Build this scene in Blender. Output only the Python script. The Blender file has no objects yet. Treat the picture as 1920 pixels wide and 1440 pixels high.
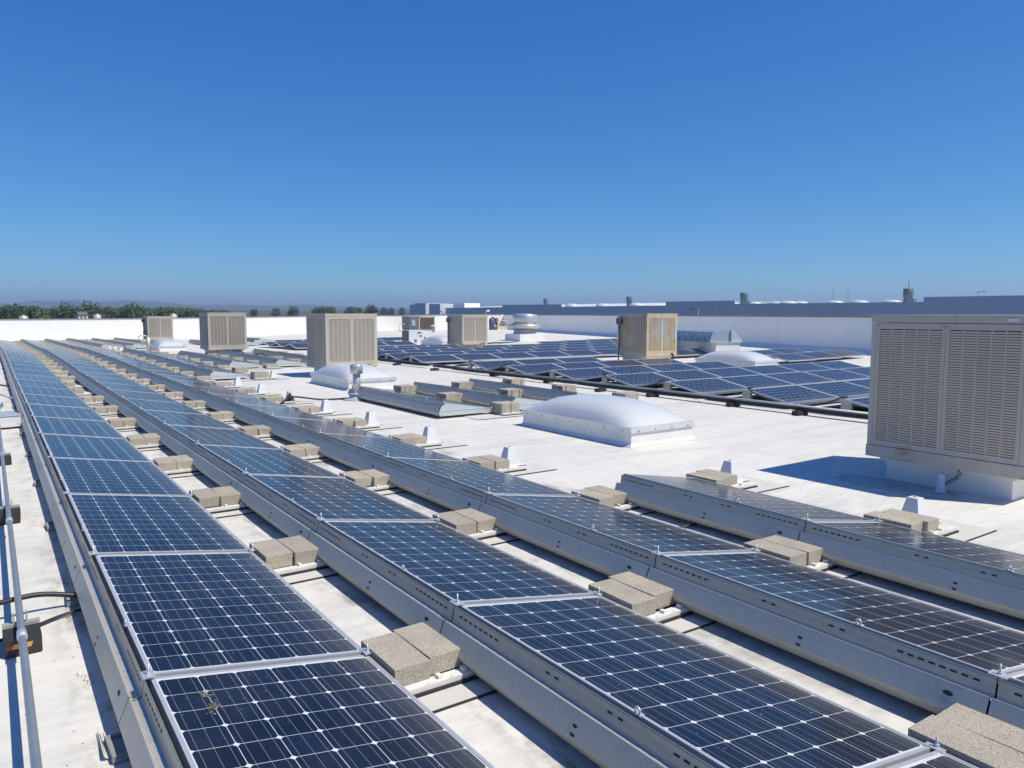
import bpy, bmesh, math, random
from mathutils import Vector, Matrix, Euler
random.seed(7)
R = math.radians
S = bpy.context.scene
COL = S.collection

# ---------------------------------------------------------------- camera
cam_d = bpy.data.cameras.new('camera')
cam = bpy.data.objects.new('camera', cam_d)
COL.objects.link(cam)
PITCH, YAW, CAM_H, FPX = .0931, .6072, 1.80, 1411.9
cam_d.sensor_width = 36
cam_d.lens = 36 * FPX / 1920
cam_d.clip_start, cam_d.clip_end = .05, 40000
rx_ = Vector((math.cos(YAW), -math.sin(YAW), 0))
fh_ = Vector((math.sin(YAW), math.cos(YAW), 0))
fw_ = fh_ * math.cos(PITCH) - Vector((0, 0, 1)) * math.sin(PITCH)
up_ = Vector((0, 0, 1)) * math.cos(PITCH) + fh_ * math.sin(PITCH)
cam.matrix_world = Matrix(((rx_.x, up_.x, -fw_.x, 0), (rx_.y, up_.y, -fw_.y, 0), (rx_.z, up_.z, -fw_.z, CAM_H), (0, 0, 0, 1)))
S.camera = cam

# ---------------------------------------------------------------- world, sun, exposure
SUN = Vector((.36, -.52, 1)).normalized()
ELEV = math.asin(SUN.z)
AZ = math.atan2(SUN.x, SUN.y)
w = bpy.data.worlds.new('World')
S.world = w
w.use_nodes = True
nt = w.node_tree
sky = nt.nodes.new('ShaderNodeTexSky')
sky.sky_type = 'NISHITA'
sky.sun_disc = False
sky.sun_elevation = ELEV
sky.sun_rotation = AZ
sky.altitude = 60
sky.air_density = .7
sky.dust_density = .1
sky.ozone_density = 3.0
nt.nodes['Background'].inputs[1].default_value = .10
# grade the sky channel by channel: the photograph's sky is a deeper, more saturated blue
sep = nt.nodes.new('ShaderNodeSeparateColor')
comb = nt.nodes.new('ShaderNodeCombineColor')
nt.links.new(sky.outputs[0], sep.inputs[0])
for i_, (g_, k_) in enumerate(((1.48, .73), (1.0, .82), (.62, .94))):
    m1 = nt.nodes.new('ShaderNodeMath'); m1.operation = 'MULTIPLY'; m1.inputs[1].default_value = .1
    m2 = nt.nodes.new('ShaderNodeMath'); m2.operation = 'POWER'; m2.inputs[1].default_value = g_
    m3 = nt.nodes.new('ShaderNodeMath'); m3.operation = 'MULTIPLY'; m3.inputs[1].default_value = k_ * 10
    nt.links.new(sep.outputs[i_], m1.inputs[0]); nt.links.new(m1.outputs[0], m2.inputs[0])
    nt.links.new(m2.outputs[0], m3.inputs[0]); nt.links.new(m3.outputs[0], comb.inputs[i_])
nt.links.new(comb.outputs[0], nt.nodes['Background'].inputs[0])
sl = bpy.data.lights.new('sun', 'SUN')
sl.energy = 4.6
sl.angle = R(.53)
sl.color = (1, .93, .79)
so = bpy.data.objects.new('sun', sl)
COL.objects.link(so)
so.rotation_euler = SUN.to_track_quat('Z', 'Y').to_euler()
S.view_settings.view_transform = 'Standard'
S.view_settings.look = 'None'
S.view_settings.exposure = .12
S.view_settings.gamma = 1

# ---------------------------------------------------------------- materials
class N:
    """small node-graph helper"""
    def __init__(s, name):
        s.m = bpy.data.materials.new(name)
        s.m.use_nodes = True
        s.t = s.m.node_tree
        s.b = s.t.nodes['Principled BSDF']
    def n(s, typ, ins=None, **kw):
        d = s.t.nodes.new(typ)
        for k, v in kw.items(): setattr(d, k, v)
        for k, v in (ins or {}).items(): s.set(d.inputs[k], v)
        return d
    def set(s, sock, v):
        if hasattr(v, 'is_output'): s.t.links.new(v, sock)
        else: sock.default_value = v
    def math(s, op, a, b=0.0, c=0.0):
        d = s.n('ShaderNodeMath', operation=op)
        s.set(d.inputs[0], a); s.set(d.inputs[1], b); s.set(d.inputs[2], c)
        return d.outputs[0]
    def mix(s, f, a, b):
        d = s.n('ShaderNodeMix', data_type='RGBA')
        s.set(d.inputs[0], f); s.set(d.inputs[6], a); s.set(d.inputs[7], b)
        return d.outputs[2]
    def ramp(s, f, *stops):
        d = s.n('ShaderNodeValToRGB')
        el = d.color_ramp.elements
        while len(el) < len(stops): el.new(.5)
        for e, (p, c) in zip(el, stops): e.position = p; e.color = c if len(c) == 4 else (*c, 1)
        s.set(d.inputs[0], f)
        return d.outputs[0]
    def noise(s, vec, scale, detail=4, rough=.55, dist=0.0):
        d = s.n('ShaderNodeTexNoise', {'Scale': scale, 'Detail': detail, 'Roughness': rough, 'Distortion': dist})
        s.set(d.inputs['Vector'], vec)
        return d.outputs[0]
    def coord(s, k='Object'): return s.n('ShaderNodeTexCoord').outputs[k]
    def pos(s): return s.n('ShaderNodeNewGeometry').outputs['Position']
    def map(s, v, sc=(1, 1, 1), loc=(0, 0, 0)):
        return s.n('ShaderNodeMapping', {'Vector': v, 'Scale': sc, 'Location': loc}).outputs[0]
    def rand(s): return s.n('ShaderNodeObjectInfo').outputs['Random']
    def out(s, col=None, rough=None, metal=None, spec=None, bump=None, bs=.2, bd=.01):
        if col is not None: s.set(s.b.inputs['Base Color'], col if hasattr(col, 'is_output') else (*col, 1))
        if rough is not None: s.set(s.b.inputs['Roughness'], rough)
        if metal is not None: s.set(s.b.inputs['Metallic'], metal)
        if spec is not None: s.set(s.b.inputs['Specular IOR Level'], spec)
        if bump is not None:
            d = s.n('ShaderNodeBump', {'Strength': bs, 'Distance': bd, 'Height': bump})
            s.set(s.b.inputs['Normal'], d.outputs[0])
        return s.m

def c4(*c): return (*c, 1)

def mottled(name, a, b, scale=6, rough=.6, metal=0.0, spec=.4, bs=.05, world=False):
    k = N(name)
    v = k.pos() if world else k.coord()
    f = k.noise(v, scale, 5, .6)
    col = k.mix(k.ramp(f, (.3, (0, 0, 0)), (.7, (1, 1, 1))), c4(*a), c4(*b))
    return k.out(col, rough, metal, spec, k.noise(v, scale * 8, 3), bs)

def make_roof_mat(name='roof_membrane'):
    k = N(name)
    p = k.pos()
    base = k.mix(k.ramp(k.noise(p, .55, 5, .6, .6), (.33, (0, 0, 0)), (.68, (1, 1, 1))), c4(.74, .715, .645), c4(.705, .685, .625))
    # grey ponding marks, stretched along x
    pv = k.map(p, (.35, 1.5, 1))
    pond = k.ramp(k.math('ADD', k.math('MULTIPLY', k.noise(pv, .8, 7, .7, 1.2), .6), k.math('MULTIPLY', k.noise(k.map(p, (.5, 2.0, 1)), 5.0, 6, .75), .4)), (.47, (0, 0, 0)), (.60, (1, 1, 1)))
    base = k.mix(k.math('MULTIPLY', pond, .52), base, c4(.45, .455, .45))
    fine = k.ramp(k.noise(k.map(p, (.6, 2.2, 1)), 6, 8, .75), (.42, (0, 0, 0)), (.70, (1, 1, 1)))
    base = k.mix(k.math('MULTIPLY', fine, .38), base, c4(.47, .46, .44))
    speck = k.ramp(k.noise(p, 55, 2, .5), (.69, (0, 0, 0)), (.76, (1, 1, 1)))
    base = k.mix(k.math('MULTIPLY', speck, .35), base, c4(.3, .28, .25))
    # black-green dirt lines that collected under the low drip edge of each deflector
    sx = k.n('ShaderNodeSeparateXYZ', {0: p})
    wob = k.math('MULTIPLY', k.math('SUBTRACT', k.noise(p, 1.7, 4), .5), .10)
    xr = k.math('ADD', k.math('DIVIDE', k.math('SUBTRACT', sx.outputs[0], .485 - .13), 1.4737), wob)
    fr = k.math('ABSOLUTE', k.math('SUBTRACT', k.math('FRACT', k.math('ADD', xr, .5)), .5))
    band = k.math('SUBTRACT', 1.0, k.math('MULTIPLY', fr, 7.5))
    band = k.math('MAXIMUM', band, 0.0)
    limx = k.math('LESS_THAN', sx.outputs[0], 6.0)
    patch = k.ramp(k.noise(k.map(p, (2.2, .8, 1)), 2.2, 5, .7), (.45, (0, 0, 0)), (.68, (1, 1, 1)))
    dirt = k.math('MULTIPLY', k.math('MULTIPLY', band, patch), k.math('MULTIPLY', limx, .85))
    base = k.mix(dirt, base, c4(.09, .09, .075))
    shn = k.n('ShaderNodeTexWhiteNoise', {'W': k.math('FLOOR', k.math('ADD', k.math('DIVIDE', k.math('ADD', sx.outputs[0], .06), 1.83), .5))}, noise_dimensions='1D').outputs[0]
    base = k.mix(k.math('MULTIPLY', shn, .16), base, c4(.50, .49, .46))
    # drip stain beside the drain of the big cooler
    dx_ = k.math('DIVIDE', k.math('SUBTRACT', sx.outputs[0], 7.72), .30)
    dy_ = k.math('DIVIDE', k.math('SUBTRACT', sx.outputs[1], 4.05), .75)
    rr_ = k.math('SQRT', k.math('ADD', k.math('MULTIPLY', dx_, dx_), k.math('MULTIPLY', dy_, dy_)))
    rr_ = k.math('ADD', rr_, k.math('MULTIPLY', k.math('SUBTRACT', k.noise(p, 4.5, 5, .7), .5), 1.5))
    ring = k.ramp(rr_, (.25, (.55, .55, .55)), (.55, (.25, .25, .25)), (.88, (.6, .6, .6)), (1.0, (0, 0, 0)))
    base = k.mix(k.math('MULTIPLY', ring, .8), base, c4(.20, .195, .18))
    # welded sheet laps: thin lines along the rows, and a few across
    def line(coord, period, off, wd):
        wv = k.math('ADD', coord, k.math('MULTIPLY', k.math('SUBTRACT', k.noise(p, .8, 2), .5), .06))
        q = k.math('ABSOLUTE', k.math('SUBTRACT', k.math('FRACT', k.math('DIVIDE', k.math('ADD', wv, off), period)), .5))
        return k.math('LESS_THAN', q, wd / period)
    l1 = line(sx.outputs[0], 1.83, .06, .0035)
    l2 = line(sx.outputs[1], 9.1, 3.2, .004)
    ln = k.math('MULTIPLY', k.math('MAXIMUM', l1, l2), .6)
    base = k.mix(ln, base, c4(.22, .21, .19))
    h = k.math('ADD', k.math('ADD', k.noise(p, 7, 4), k.math('MULTIPLY', k.noise(p, 60, 3), .3)), k.math('MULTIPLY', k.noise(k.map(p, (.5, 1.6, 1)), 1.6, 4, .6, 1.0), 2.0))
    return k.out(base, .62, 0, .3, h, .3, .012)

def make_cell_mat(name, nu, nv, pitch, mu, mv, tint=(.0038, .0098, .0245)):
    """mono cells with clipped corners, white gaps, three bus bars; local x across, local y along"""
    k = N(name)
    sx = k.n('ShaderNodeSeparateXYZ', {0: k.coord()})
    x, y = sx.outputs[0], sx.outputs[1]
    cu = k.math('DIVIDE', k.math('SUBTRACT', x, mu), pitch)
    cv = k.math('DIVIDE', k.math('SUBTRACT', y, mv), pitch)
    u = k.math('MULTIPLY', k.math('SUBTRACT', k.math('FRACT', cu), .5), pitch)
    v = k.math('MULTIPLY', k.math('SUBTRACT', k.math('FRACT', cv), .5), pitch)
    au, av = k.math('ABSOLUTE', u), k.math('ABSOLUTE', v)
    half = pitch / 2 - .0013
    gap = k.math('GREATER_THAN', k.math('MAXIMUM', au, av), half)
    cor = k.math('GREATER_THAN', k.math('SQRT', k.math('ADD', k.math('MULTIPLY', u, u), k.math('MULTIPLY', v, v))), .1012)
    o1 = k.math('MAXIMUM', k.math('LESS_THAN', cu, 0.0), k.math('GREATER_THAN', cu, float(nu)))
    o2 = k.math('MAXIMUM', k.math('LESS_THAN', cv, 0.0), k.math('GREATER_THAN', cv, float(nv)))
    white = k.math('MAXIMUM', k.math('MAXIMUM', gap, cor), k.math('MAXIMUM', o1, o2))
    bq = k.math('ABSOLUTE', k.math('SUBTRACT', k.math('FRACT', k.math('DIVIDE', k.math('ADD', u, pitch / 2), pitch / 3)), .5))
    bus = k.math('LESS_THAN', bq, .0009 / (pitch / 3))
    cid = k.n('ShaderNodeCombineXYZ', {0: k.math('FLOOR', cu), 1: k.math('FLOOR', cv), 2: k.math('MULTIPLY', k.rand(), 50.0)})
    wn = k.n('ShaderNodeTexWhiteNoise', {'Vector': cid.outputs[0]}, noise_dimensions='3D').outputs[0]
    t2 = tuple(c * 1.45 for c in tint)
    cell = k.mix(wn, c4(*tint), c4(*t2))
    cell = k.mix(k.math('MULTIPLY', k.rand(), .2), cell, c4(.013, .020, .045))
    col = k.mix(k.math('MULTIPLY', bus, .55), cell, c4(.33, .36, .42))
    col = k.mix(white, col, c4(.62, .64, .66))
    # dust film and dried run-off on the glass
    dv = k.pos()
    dust = k.ramp(k.noise(k.map(dv, (1, .5, 1)), 3.0, 6, .7), (.35, (.008, .008, .008)), (.8, (.055, .055, .055)))
    low = k.math('MULTIPLY', k.math('POWER', k.math('MAXIMUM', k.math('DIVIDE', x, .99), 0.0), 9.0), .24)
    col = k.mix(k.math('ADD', dust, low), col, c4(.36, .34, .30))
    lime = k.ramp(k.noise(dv, 34, 2, .5), (.735, (0, 0, 0)), (.76, (1, 1, 1)))
    col = k.mix(k.math('MULTIPLY', lime, .55), col, c4(.42, .42, .40))
    rg = k.math('ADD', .10, k.math('MULTIPLY', k.noise(dv, 2.2, 5), .12))
    k.b.inputs['IOR'].default_value = 1.24
    return k.out(col, rg, 0, .40)

def make_galv(name='galvanised_steel', base=(.54, .515, .45), metal=.4):
    k = N(name)
    v = k.coord()
    vo = k.n('ShaderNodeTexVoronoi', {'Vector': v, 'Scale': 42.0}).outputs['Color']
    sp = k.n('ShaderNodeSeparateColor', {0: vo}).outputs[0]
    f = k.math('ADD', k.math('MULTIPLY', sp, .22), k.math('MULTIPLY', k.noise(k.map(k.pos(), (1, .5, 2)), 1.6, 6, .7), .78))
    b2 = tuple(c * 1.08 for c in base)
    col = k.mix(k.ramp(f, (.25, (0, 0, 0)), (.75, (1, 1, 1))), c4(*[c * .90 for c in base]), c4(*b2))
    st = k.ramp(k.noise(k.map(k.pos(), (3, 1.2, 6)), 3.0, 5, .7), (.58, (0, 0, 0)), (.75, (1, 1, 1)))
    col = k.mix(k.math('MULTIPLY', st, .16), col, c4(.42, .36, .28))
    rg = k.math('ADD', .44, k.math('MULTIPLY', f, .12))
    return k.out(col, rg, metal, .5, k.noise(k.pos(), 2.2, 3), .25, .012)

def make_concrete():
    k = N('concrete_block')
    v = k.pos()
    a = k.mix(k.rand(), c4(.40, .36, .29), c4(.56, .495, .385))
    col = k.mix(k.ramp(k.noise(v, 5, 4), (.3, (0, 0, 0)), (.75, (1, 1, 1))), a, c4(.36, .335, .29))
    g = k.noise(v, 160, 3, .7)
    col = k.mix(k.ramp(g, (.52, (0, 0, 0)), (.62, (1, 1, 1))), col, c4(.21, .18, .135))
    col = k.mix(k.math('MULTIPLY', k.ramp(k.noise(v, 230, 2), (.6, (0, 0, 0)), (.66, (1, 1, 1))), .8), col, c4(.60, .54, .44))
    return k.out(col, .92, 0, .2, k.math('ADD', g, k.noise(v, 40, 4)), .7, .004)

def make_cooler_paint(name, a, b, rust=0.0):
    k = N(name)
    v = k.coord()
    col = k.mix(k.noise(v, 3.5, 5, .6), c4(*a), c4(*b))
    grime = k.ramp(k.noise(k.map(v, (6, 6, 1.0)), 1.6, 5, .7), (.55, (0, 0, 0)), (.8, (1, 1, 1)))
    col = k.mix(k.math('MULTIPLY', grime, .3), col, c4(.20, .15, .10))
    if rust:
        r1 = k.ramp(k.noise(k.map(v, (1.2, 1.2, 1.0), (3, 1, 2)), 2.6, 5, .6, .8), (.40, (0, 0, 0)), (.52, (1, 1, 1)))
        col = k.mix(k.math('MULTIPLY', r1, .6), col, c4(.55, .38, .15))
        r2 = k.ramp(k.noise(k.map(v, (1.2, 1.2, 1.0), (9, 4, 5)), 2.4, 5, .6, .8), (.50, (0, 0, 0)), (.60, (1, 1, 1)))
        col = k.mix(k.math('MULTIPLY', r2, .7), col, c4(.50, .55, .60))
    else:
        # rust bleeding out of the lower seam
        z = k.n('ShaderNodeSeparateXYZ', {0: v}).outputs[2]
        lowz = k.math('LESS_THAN', z, .43)
        r1 = k.ramp(k.noise(k.map(v, (2, 2, 6)), 2.0, 4, .6), (.56, (0, 0, 0)), (.68, (1, 1, 1)))
        col = k.mix(k.math('MULTIPLY', k.math('MULTIPLY', r1, lowz), .65), col, c4(.36, .17, .06))
    return k.out(col, .55, 0, .4)

def make_leaf(name, a, b):
    k = N(name)
    col = k.mix(k.noise(k.pos(), .35, 3), c4(*a), c4(*b))
    col = k.mix(k.math('MULTIPLY', k.rand(), .5), col, c4(.055, .06, .03))
    return k.out(col, .8, 0, .2)

def make_ground():
    k = N('farmland')
    p = k.pos()
    big = k.noise(k.map(p, (1, 1, 0)), .0011, 3, .5)
    col = k.ramp(big, (.36, (.06, .085, .03)), (.47, (.115, .072, .05)), (.60, (.125, .08, .06)), (.72, (.075, .085, .035)))
    strip = k.noise(k.map(p, (.006, .0012, 0)), 1.0, 4)
    col = k.mix(k.math('MULTIPLY', strip, .6), col, c4(.09, .065, .045))
    return k.out(col, .95, 0, .1)

def make_wall(name, a, b, rough, spec, period, dark):
    k = N(name)
    p = k.pos()
    sx = k.n('ShaderNodeSeparateXYZ', {0: p})
    col = k.mix(k.ramp(k.noise(p, .8, 5, .6), (.3, (0, 0, 0)), (.7, (1, 1, 1))), c4(*a), c4(*b))
    run = k.ramp(k.noise(k.map(p, (1.4, 1.4, .12)), 2.0, 5, .7), (.55, (0, 0, 0)), (.75, (1, 1, 1)))
    col = k.mix(k.math('MULTIPLY', run, .18), col, c4(*[c * .6 for c in b]))
    along = k.math('ADD', sx.outputs[0], sx.outputs[1])
    q = k.math('ABSOLUTE', k.math('SUBTRACT', k.math('FRACT', k.math('DIVIDE', along, period)), .5))
    ln = k.math('LESS_THAN', q, .012 / period)
    col = k.mix(k.math('MULTIPLY', ln, dark), col, c4(*[c * .45 for c in b]))
    return k.out(col, rough, 0, spec, k.noise(p, 1.2, 4), .15, .02)

M = {}
M['roof'] = make_roof_mat()
M['slip'] = mottled('slip_sheet_membrane', (.63, .61, .56), (.56, .54, .49), 5, .65)
M['cell72'] = make_cell_mat('mono_cells_72', 6, 12, .158, .022, .030)
M['cell60'] = make_cell_mat('mono_cells_60', 6, 10, .158, .022, .035, (.0045, .0115, .031))
M['alu'] = mottled('anodised_aluminium', (.55, .56, .57), (.47, .48, .495), 9, .42, .35, .5)
M['galv'] = make_galv()
M['galv_light'] = make_galv('bright_galvanised_steel', (.60, .64, .66), .55)
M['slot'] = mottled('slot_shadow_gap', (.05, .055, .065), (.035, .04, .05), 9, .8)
M['rail'] = mottled('white_coated_steel', (.78, .77, .74), (.66, .65, .62), 7, .45)
M['concrete'] = make_concrete()
M['white'] = mottled('white_painted_metal', (.70, .705, .72), (.62, .625, .64), 4, .4)
M['parapet'] = make_wall('white_parapet_membrane', (.90, .885, .845), (.84, .83, .80), .30, .5, 3.05, .14)
M['coping'] = mottled('brown_metal_coping', (.33, .29, .27), (.26, .23, .22), 3, .45, .3)
M['curb'] = mottled('white_curb_flashing', (.80, .79, .76), (.70, .695, .68), 3, .5)
M['flange'] = mottled('aluminium_flange', (.74, .75, .76), (.62, .63, .64), 6, .35, .4)
k = N('acrylic_dome')
f_ = k.noise(k.pos(), 2.0, 5)
M['dome'] = k.out(k.mix(f_, c4(.56, .585, .60), c4(.63, .64, .645)), .28, 0, .5)
k.b.inputs['Coat Weight'].default_value = .15
M['black'] = mottled('black_rubber', (.022, .022, .024), (.04, .04, .042), 12, .7)
M['cable'] = mottled('black_cable_jacket', (.02, .018, .02), (.035, .03, .032), 12, .45)
M['conduit'] = mottled('galvanised_conduit', (.36, .39, .41), (.29, .32, .34), 10, .42, .5)
M['pad'] = mottled('grey_rubber_foot', (.28, .29, .30), (.22, .23, .24), 9, .7)
M['cooler'] = make_cooler_paint('beige_enamel', (.56, .50, .42), (.49, .435, .365))
M['cooler_rust'] = make_cooler_paint('rusted_beige_enamel', (.64, .575, .47), (.56, .50, .41), 1)
M['inside'] = mottled('wet_cooler_pad', (.22, .185, .14), (.27, .225, .17), 20, .95)
M['steel'] = mottled('dull_spun_aluminium', (.62, .62, .61), (.50, .50, .50), 5, .38, .55)
M['hood'] = mottled('blue_grey_hood_paint', (.36, .44, .50), (.30, .38, .44), 4, .4, .2)
M['greywall'] = make_wall('blue_grey_wall_paint', (.62, .655, .70), (.56, .60, .65), .7, .3, 7.6, .5)
M['greymetal'] = mottled('dark_grey_metal', (.12, .13, .14), (.17, .18, .19), 5, .5, .3)
M['vent'] = mottled('dark_teal_vent_paint', (.075, .13, .16), (.10, .155, .185), 3, .6)
M['darkbrown'] = mottled('dark_brown_coil', (.10, .085, .07), (.075, .06, .05), 30, .8)
M['red'] = mottled('red_sign_paint', (.45, .03, .035), (.38, .03, .03), 5, .5)
M['yellow'] = mottled('yellow_box_paint', (.66, .60, .36), (.58, .53, .32), 5, .5)
M['orange'] = mottled('orange_label', (.62, .36, .10), (.55, .30, .10), 8, .6)
M['blue'] = mottled('blue_tank_paint', (.09, .14, .26), (.07, .11, .21), 5, .5)
M['dropping'] = mottled('dried_dropping', (.19, .185, .175), (.10, .10, .09), 40, .95)
M['bark'] = mottled('bark', (.09, .065, .045), (.06, .045, .03), 3, .9)
M['ground'] = make_ground()
M['hill'] = mottled('far_hill_scrub', (.06, .075, .04), (.09, .08, .05), .002, .95, 0, .1, 0, True)
M['leafA'] = make_leaf('dark_foliage', (.075, .125, .05), (.11, .165, .07))
M['leafB'] = make_leaf('mid_foliage', (.11, .165, .07), (.15, .20, .09))
M['leafC'] = make_leaf('olive_foliage', (.14, .14, .08), (.17, .16, .095))
M['housewhite'] = mottled('white_house_wall', (.75, .75, .73), (.68, .68, .66), .5, .7)
M['rust'] = mottled('rusty_pipe', (.20, .11, .06), (.12, .08, .05), 12, .8)

# ---------------------------------------------------------------- mesh helpers
class MB:
    def __init__(s): s.v, s.f, s.mi, s.sm = [], [], [], []
    def face(s, pts, mi=0, smooth=False):
        b = len(s.v); s.v += [tuple(p) for p in pts]
        s.f.append(tuple(range(b, b + len(pts)))); s.mi.append(mi); s.sm.append(smooth)
        return s
    def box(s, x0, x1, y0, y1, z0, z1, mi=0, mat=None):
        P = [Vector((x, y, z)) for z in (z0, z1) for y in (y0, y1) for x in (x0, x1)]
        if mat is not None: P = [mat @ p for p in P]
        b = len(s.v); s.v += [tuple(p) for p in P]
        for q in ((0, 2, 3, 1), (4, 5, 7, 6), (0, 1, 5, 4), (2, 6, 7, 3), (0, 4, 6, 2), (1, 3, 7, 5)):
            s.f.append(tuple(b + i for i in q)); s.mi.append(mi); s.sm.append(False)
        return s
    def hexa(s, lo, hi, mi=0):
        """frustum-like solid from two rings of four points"""
        b = len(s.v); s.v += [tuple(p) for p in lo] + [tuple(p) for p in hi]
        for q in ((3, 2, 1, 0), (4, 5, 6, 7), (0, 1, 5, 4), (1, 2, 6, 5), (2, 3, 7, 6), (3, 0, 4, 7)):
            s.f.append(tuple(b + i for i in q)); s.mi.append(mi); s.sm.append(False)
        return s
    def tube(s, path, r, n=8, mi=0, cap=True):
        path = [Vector(p) for p in path]
        rings = []
        for i, p in enumerate(path):
            a = path[max(i - 1, 0)]; c = path[min(i + 1, len(path) - 1)]
            d = (c - a).normalized()
            h = Vector((0, 0, 1)) if abs(d.z) < .95 else Vector((1, 0, 0))
            e1 = d.cross(h).normalized(); e2 = d.cross(e1)
            rr = r[i] if isinstance(r, (list, tuple)) else r
            b = len(s.v); rings.append(b)
            for j in range(n):
                t = 2 * math.pi * j / n
                s.v.append(tuple(p + e1 * math.cos(t) * rr + e2 * math.sin(t) * rr))
        for a, b in zip(rings, rings[1:]):
            for j in range(n):
                k2 = (j + 1) % n
                s.f.append((a + j, b + j, b + k2, a + k2)); s.mi.append(mi); s.sm.append(True)
        if cap:
            s.f.append(tuple(rings[0] + j for j in range(n))); s.mi.append(mi); s.sm.append(False)
            s.f.append(tuple(rings[-1] + j for j in reversed(range(n)))); s.mi.append(mi); s.sm.append(False)
        return s
    def lathe(s, prof, cx=0, cy=0, n=28, mi=0, smooth=True):
        rings = []
        for r, z in prof:
            b = len(s.v); rings.append(b)
            for j in range(n):
                t = 2 * math.pi * j / n
                s.v.append((cx + r * math.cos(t), cy + r * math.sin(t), z))
        for a, b in zip(rings, rings[1:]):
            for j in range(n):
                k2 = (j + 1) % n
                s.f.append((a + j, a + k2, b + k2, b + j)); s.mi.append(mi); s.sm.append(smooth)
        s.f.append(tuple(rings[0] + j for j in reversed(range(n)))); s.mi.append(mi); s.sm.append(False)
        s.f.append(tuple(rings[-1] + j for j in range(n))); s.mi.append(mi); s.sm.append(False)
        return s
    def strip(s, prof, y0, y1, mi=0):
        """sheet: open profile of (x, z) points swept along y"""
        for (xa, za), (xb, zb) in zip(prof, prof[1:]):
            s.face([(xa, y0, za), (xa, y1, za), (xb, y1, zb), (xb, y0, zb)], mi)
        return s
    def build(s, name, mats, parent=None, bevel=0.0):
        me = bpy.data.meshes.new(name)
        me.from_pydata(s.v, [], s.f)
        if not isinstance(mats, (list, tuple)): mats = [mats]
        for m in mats: me.materials.append(m)
        me.polygons.foreach_set('material_index', s.mi)
        me.polygons.foreach_set('use_smooth', s.sm)
        me.update()
        o = bpy.data.objects.new(name, me)
        COL.objects.link(o)
        if parent: o.parent = parent
        if bevel:
            bm = bmesh.new(); bm.from_mesh(me)
            bmesh.ops.remove_doubles(bm, verts=bm.verts, dist=1e-5)
            bmesh.ops.bevel(bm, geom=list(bm.edges), offset=bevel, segments=2, affect='EDGES', profile=.6)
            bm.to_mesh(me); bm.free()
        return o

def tag(o, label=None, cat=None, group=None, kind=None):
    for k_, v_ in (('label', label), ('category', cat), ('group', group), ('kind', kind)):
        if v_: o[k_] = v_
    return o

def thing(name, label, cat, loc=(0, 0, 0), rot=(0, 0, 0), group=None):
    o = bpy.data.objects.new(name, None)
    o.empty_display_size = .1
    COL.objects.link(o)
    o.location = loc; o.rotation_euler = rot
    return tag(o, label, cat, group)

def clone(o, parent=None, skip=()):
    c = o.copy(); COL.objects.link(c)
    if parent is not None: c.parent = parent
    for ch in o.children:
        if ch.name.split('.')[0] in skip: continue
        clone(ch, c, skip)
    return c

class Kind:
    """first use hands out the original, later uses hand out copies"""
    def __init__(s, maker): s.maker, s.o, s.used = maker, None, False
    def put(s, label, loc, rot=(0, 0, 0), group=None, skip=()):
        if s.o is None:
            s.o = s.maker()
        if not s.used and not skip:
            s.used = True; o = s.o
        else: o = clone(s.o, None, skip)
        o.location = loc; o.rotation_euler = rot
        o['label'] = label
        if group: o['group'] = group
        return o
    def done(s):
        if s.o is not None and not s.used:
            for ch in list(s.o.children): bpy.data.objects.remove(ch)
            bpy.data.objects.remove(s.o)

ONES = ['', 'first', 'second', 'third', 'fourth', 'fifth', 'sixth', 'seventh', 'eighth', 'ninth', 'tenth', 'eleventh', 'twelfth', 'thirteenth', 'fourteenth', 'fifteenth', 'sixteenth', 'seventeenth', 'eighteenth', 'nineteenth', 'twentieth']
def nth(i):
    if i <= 20: return ONES[i]
    if i == 30: return 'thirtieth'
    return ('twenty-' if i < 30 else 'thirty-') + ONES[i % 10]

def sm(a, b, x):
    t = min(max((x - a) / (b - a), 0), 1)
    return t * t * (3 - 2 * t)

def zr(x, y):
    """height of the roof: level near the camera, falling towards the far end, rising to the right wall"""
    q = max(0.0, (y - 37) / 33.0)
    q = q * sm(36, 42, y) if y < 42 else q
    A = -.33 + .45 * sm(12, 34, x)
    return A * q + .08 * sm(23, 30, x) * (1 - sm(37, 60, y)) + .04 * sm(22, 29, y) * (1 - sm(34, 44, y)) * (1 - sm(8, 14, x))

# ---------------------------------------------------------------- roof, parapets, terrain
WA, WB = Vector((47.5, 70, 0)), Vector((23.57, -5, 0))      # right parapet, inner face
def xwall(y): return WB.x + (WA.x - WB.x) * (y - WB.y) / (WA.y - WB.y)

def build_roof():
    mb = MB()
    nx, ny = 60, 76
    for j in range(ny + 1):
        y = -6 + (70.15 + 6) * j / ny
        for i in range(nx + 1):
            x = -26 + (xwall(y) + .15 + 26) * i / nx
            mb.v.append((x, y, zr(x, y)))
    for j in range(ny):
        for i in range(nx):
            a = j * (nx + 1) + i
            mb.f.append((a, a + 1, a + nx + 2, a + nx + 1)); mb.mi.append(0); mb.sm.append(True)
    tag(mb.build('roof', M['roof']), kind='structure')
build_roof()

def wall_between(mb, a, b, za0, za1, zb0, zb1, th, out, mi=0):
    """upright slab from a to b with thickness th towards 'out'"""
    o = Vector(out).normalized() * th
    A0, B0 = Vector((a[0], a[1], 0)), Vector((b[0], b[1], 0))
    lo = [A0 + Vector((0, 0, za0)), B0 + Vector((0, 0, zb0)), B0 + o + Vector((0, 0, zb0)), A0 + o + Vector((0, 0, za0))]
    hi = [A0 + Vector((0, 0, za1)), B0 + Vector((0, 0, zb1)), B0 + o + Vector((0, 0, zb1)), A0 + o + Vector((0, 0, za1))]
    mb.hexa(lo, hi, mi)

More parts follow.
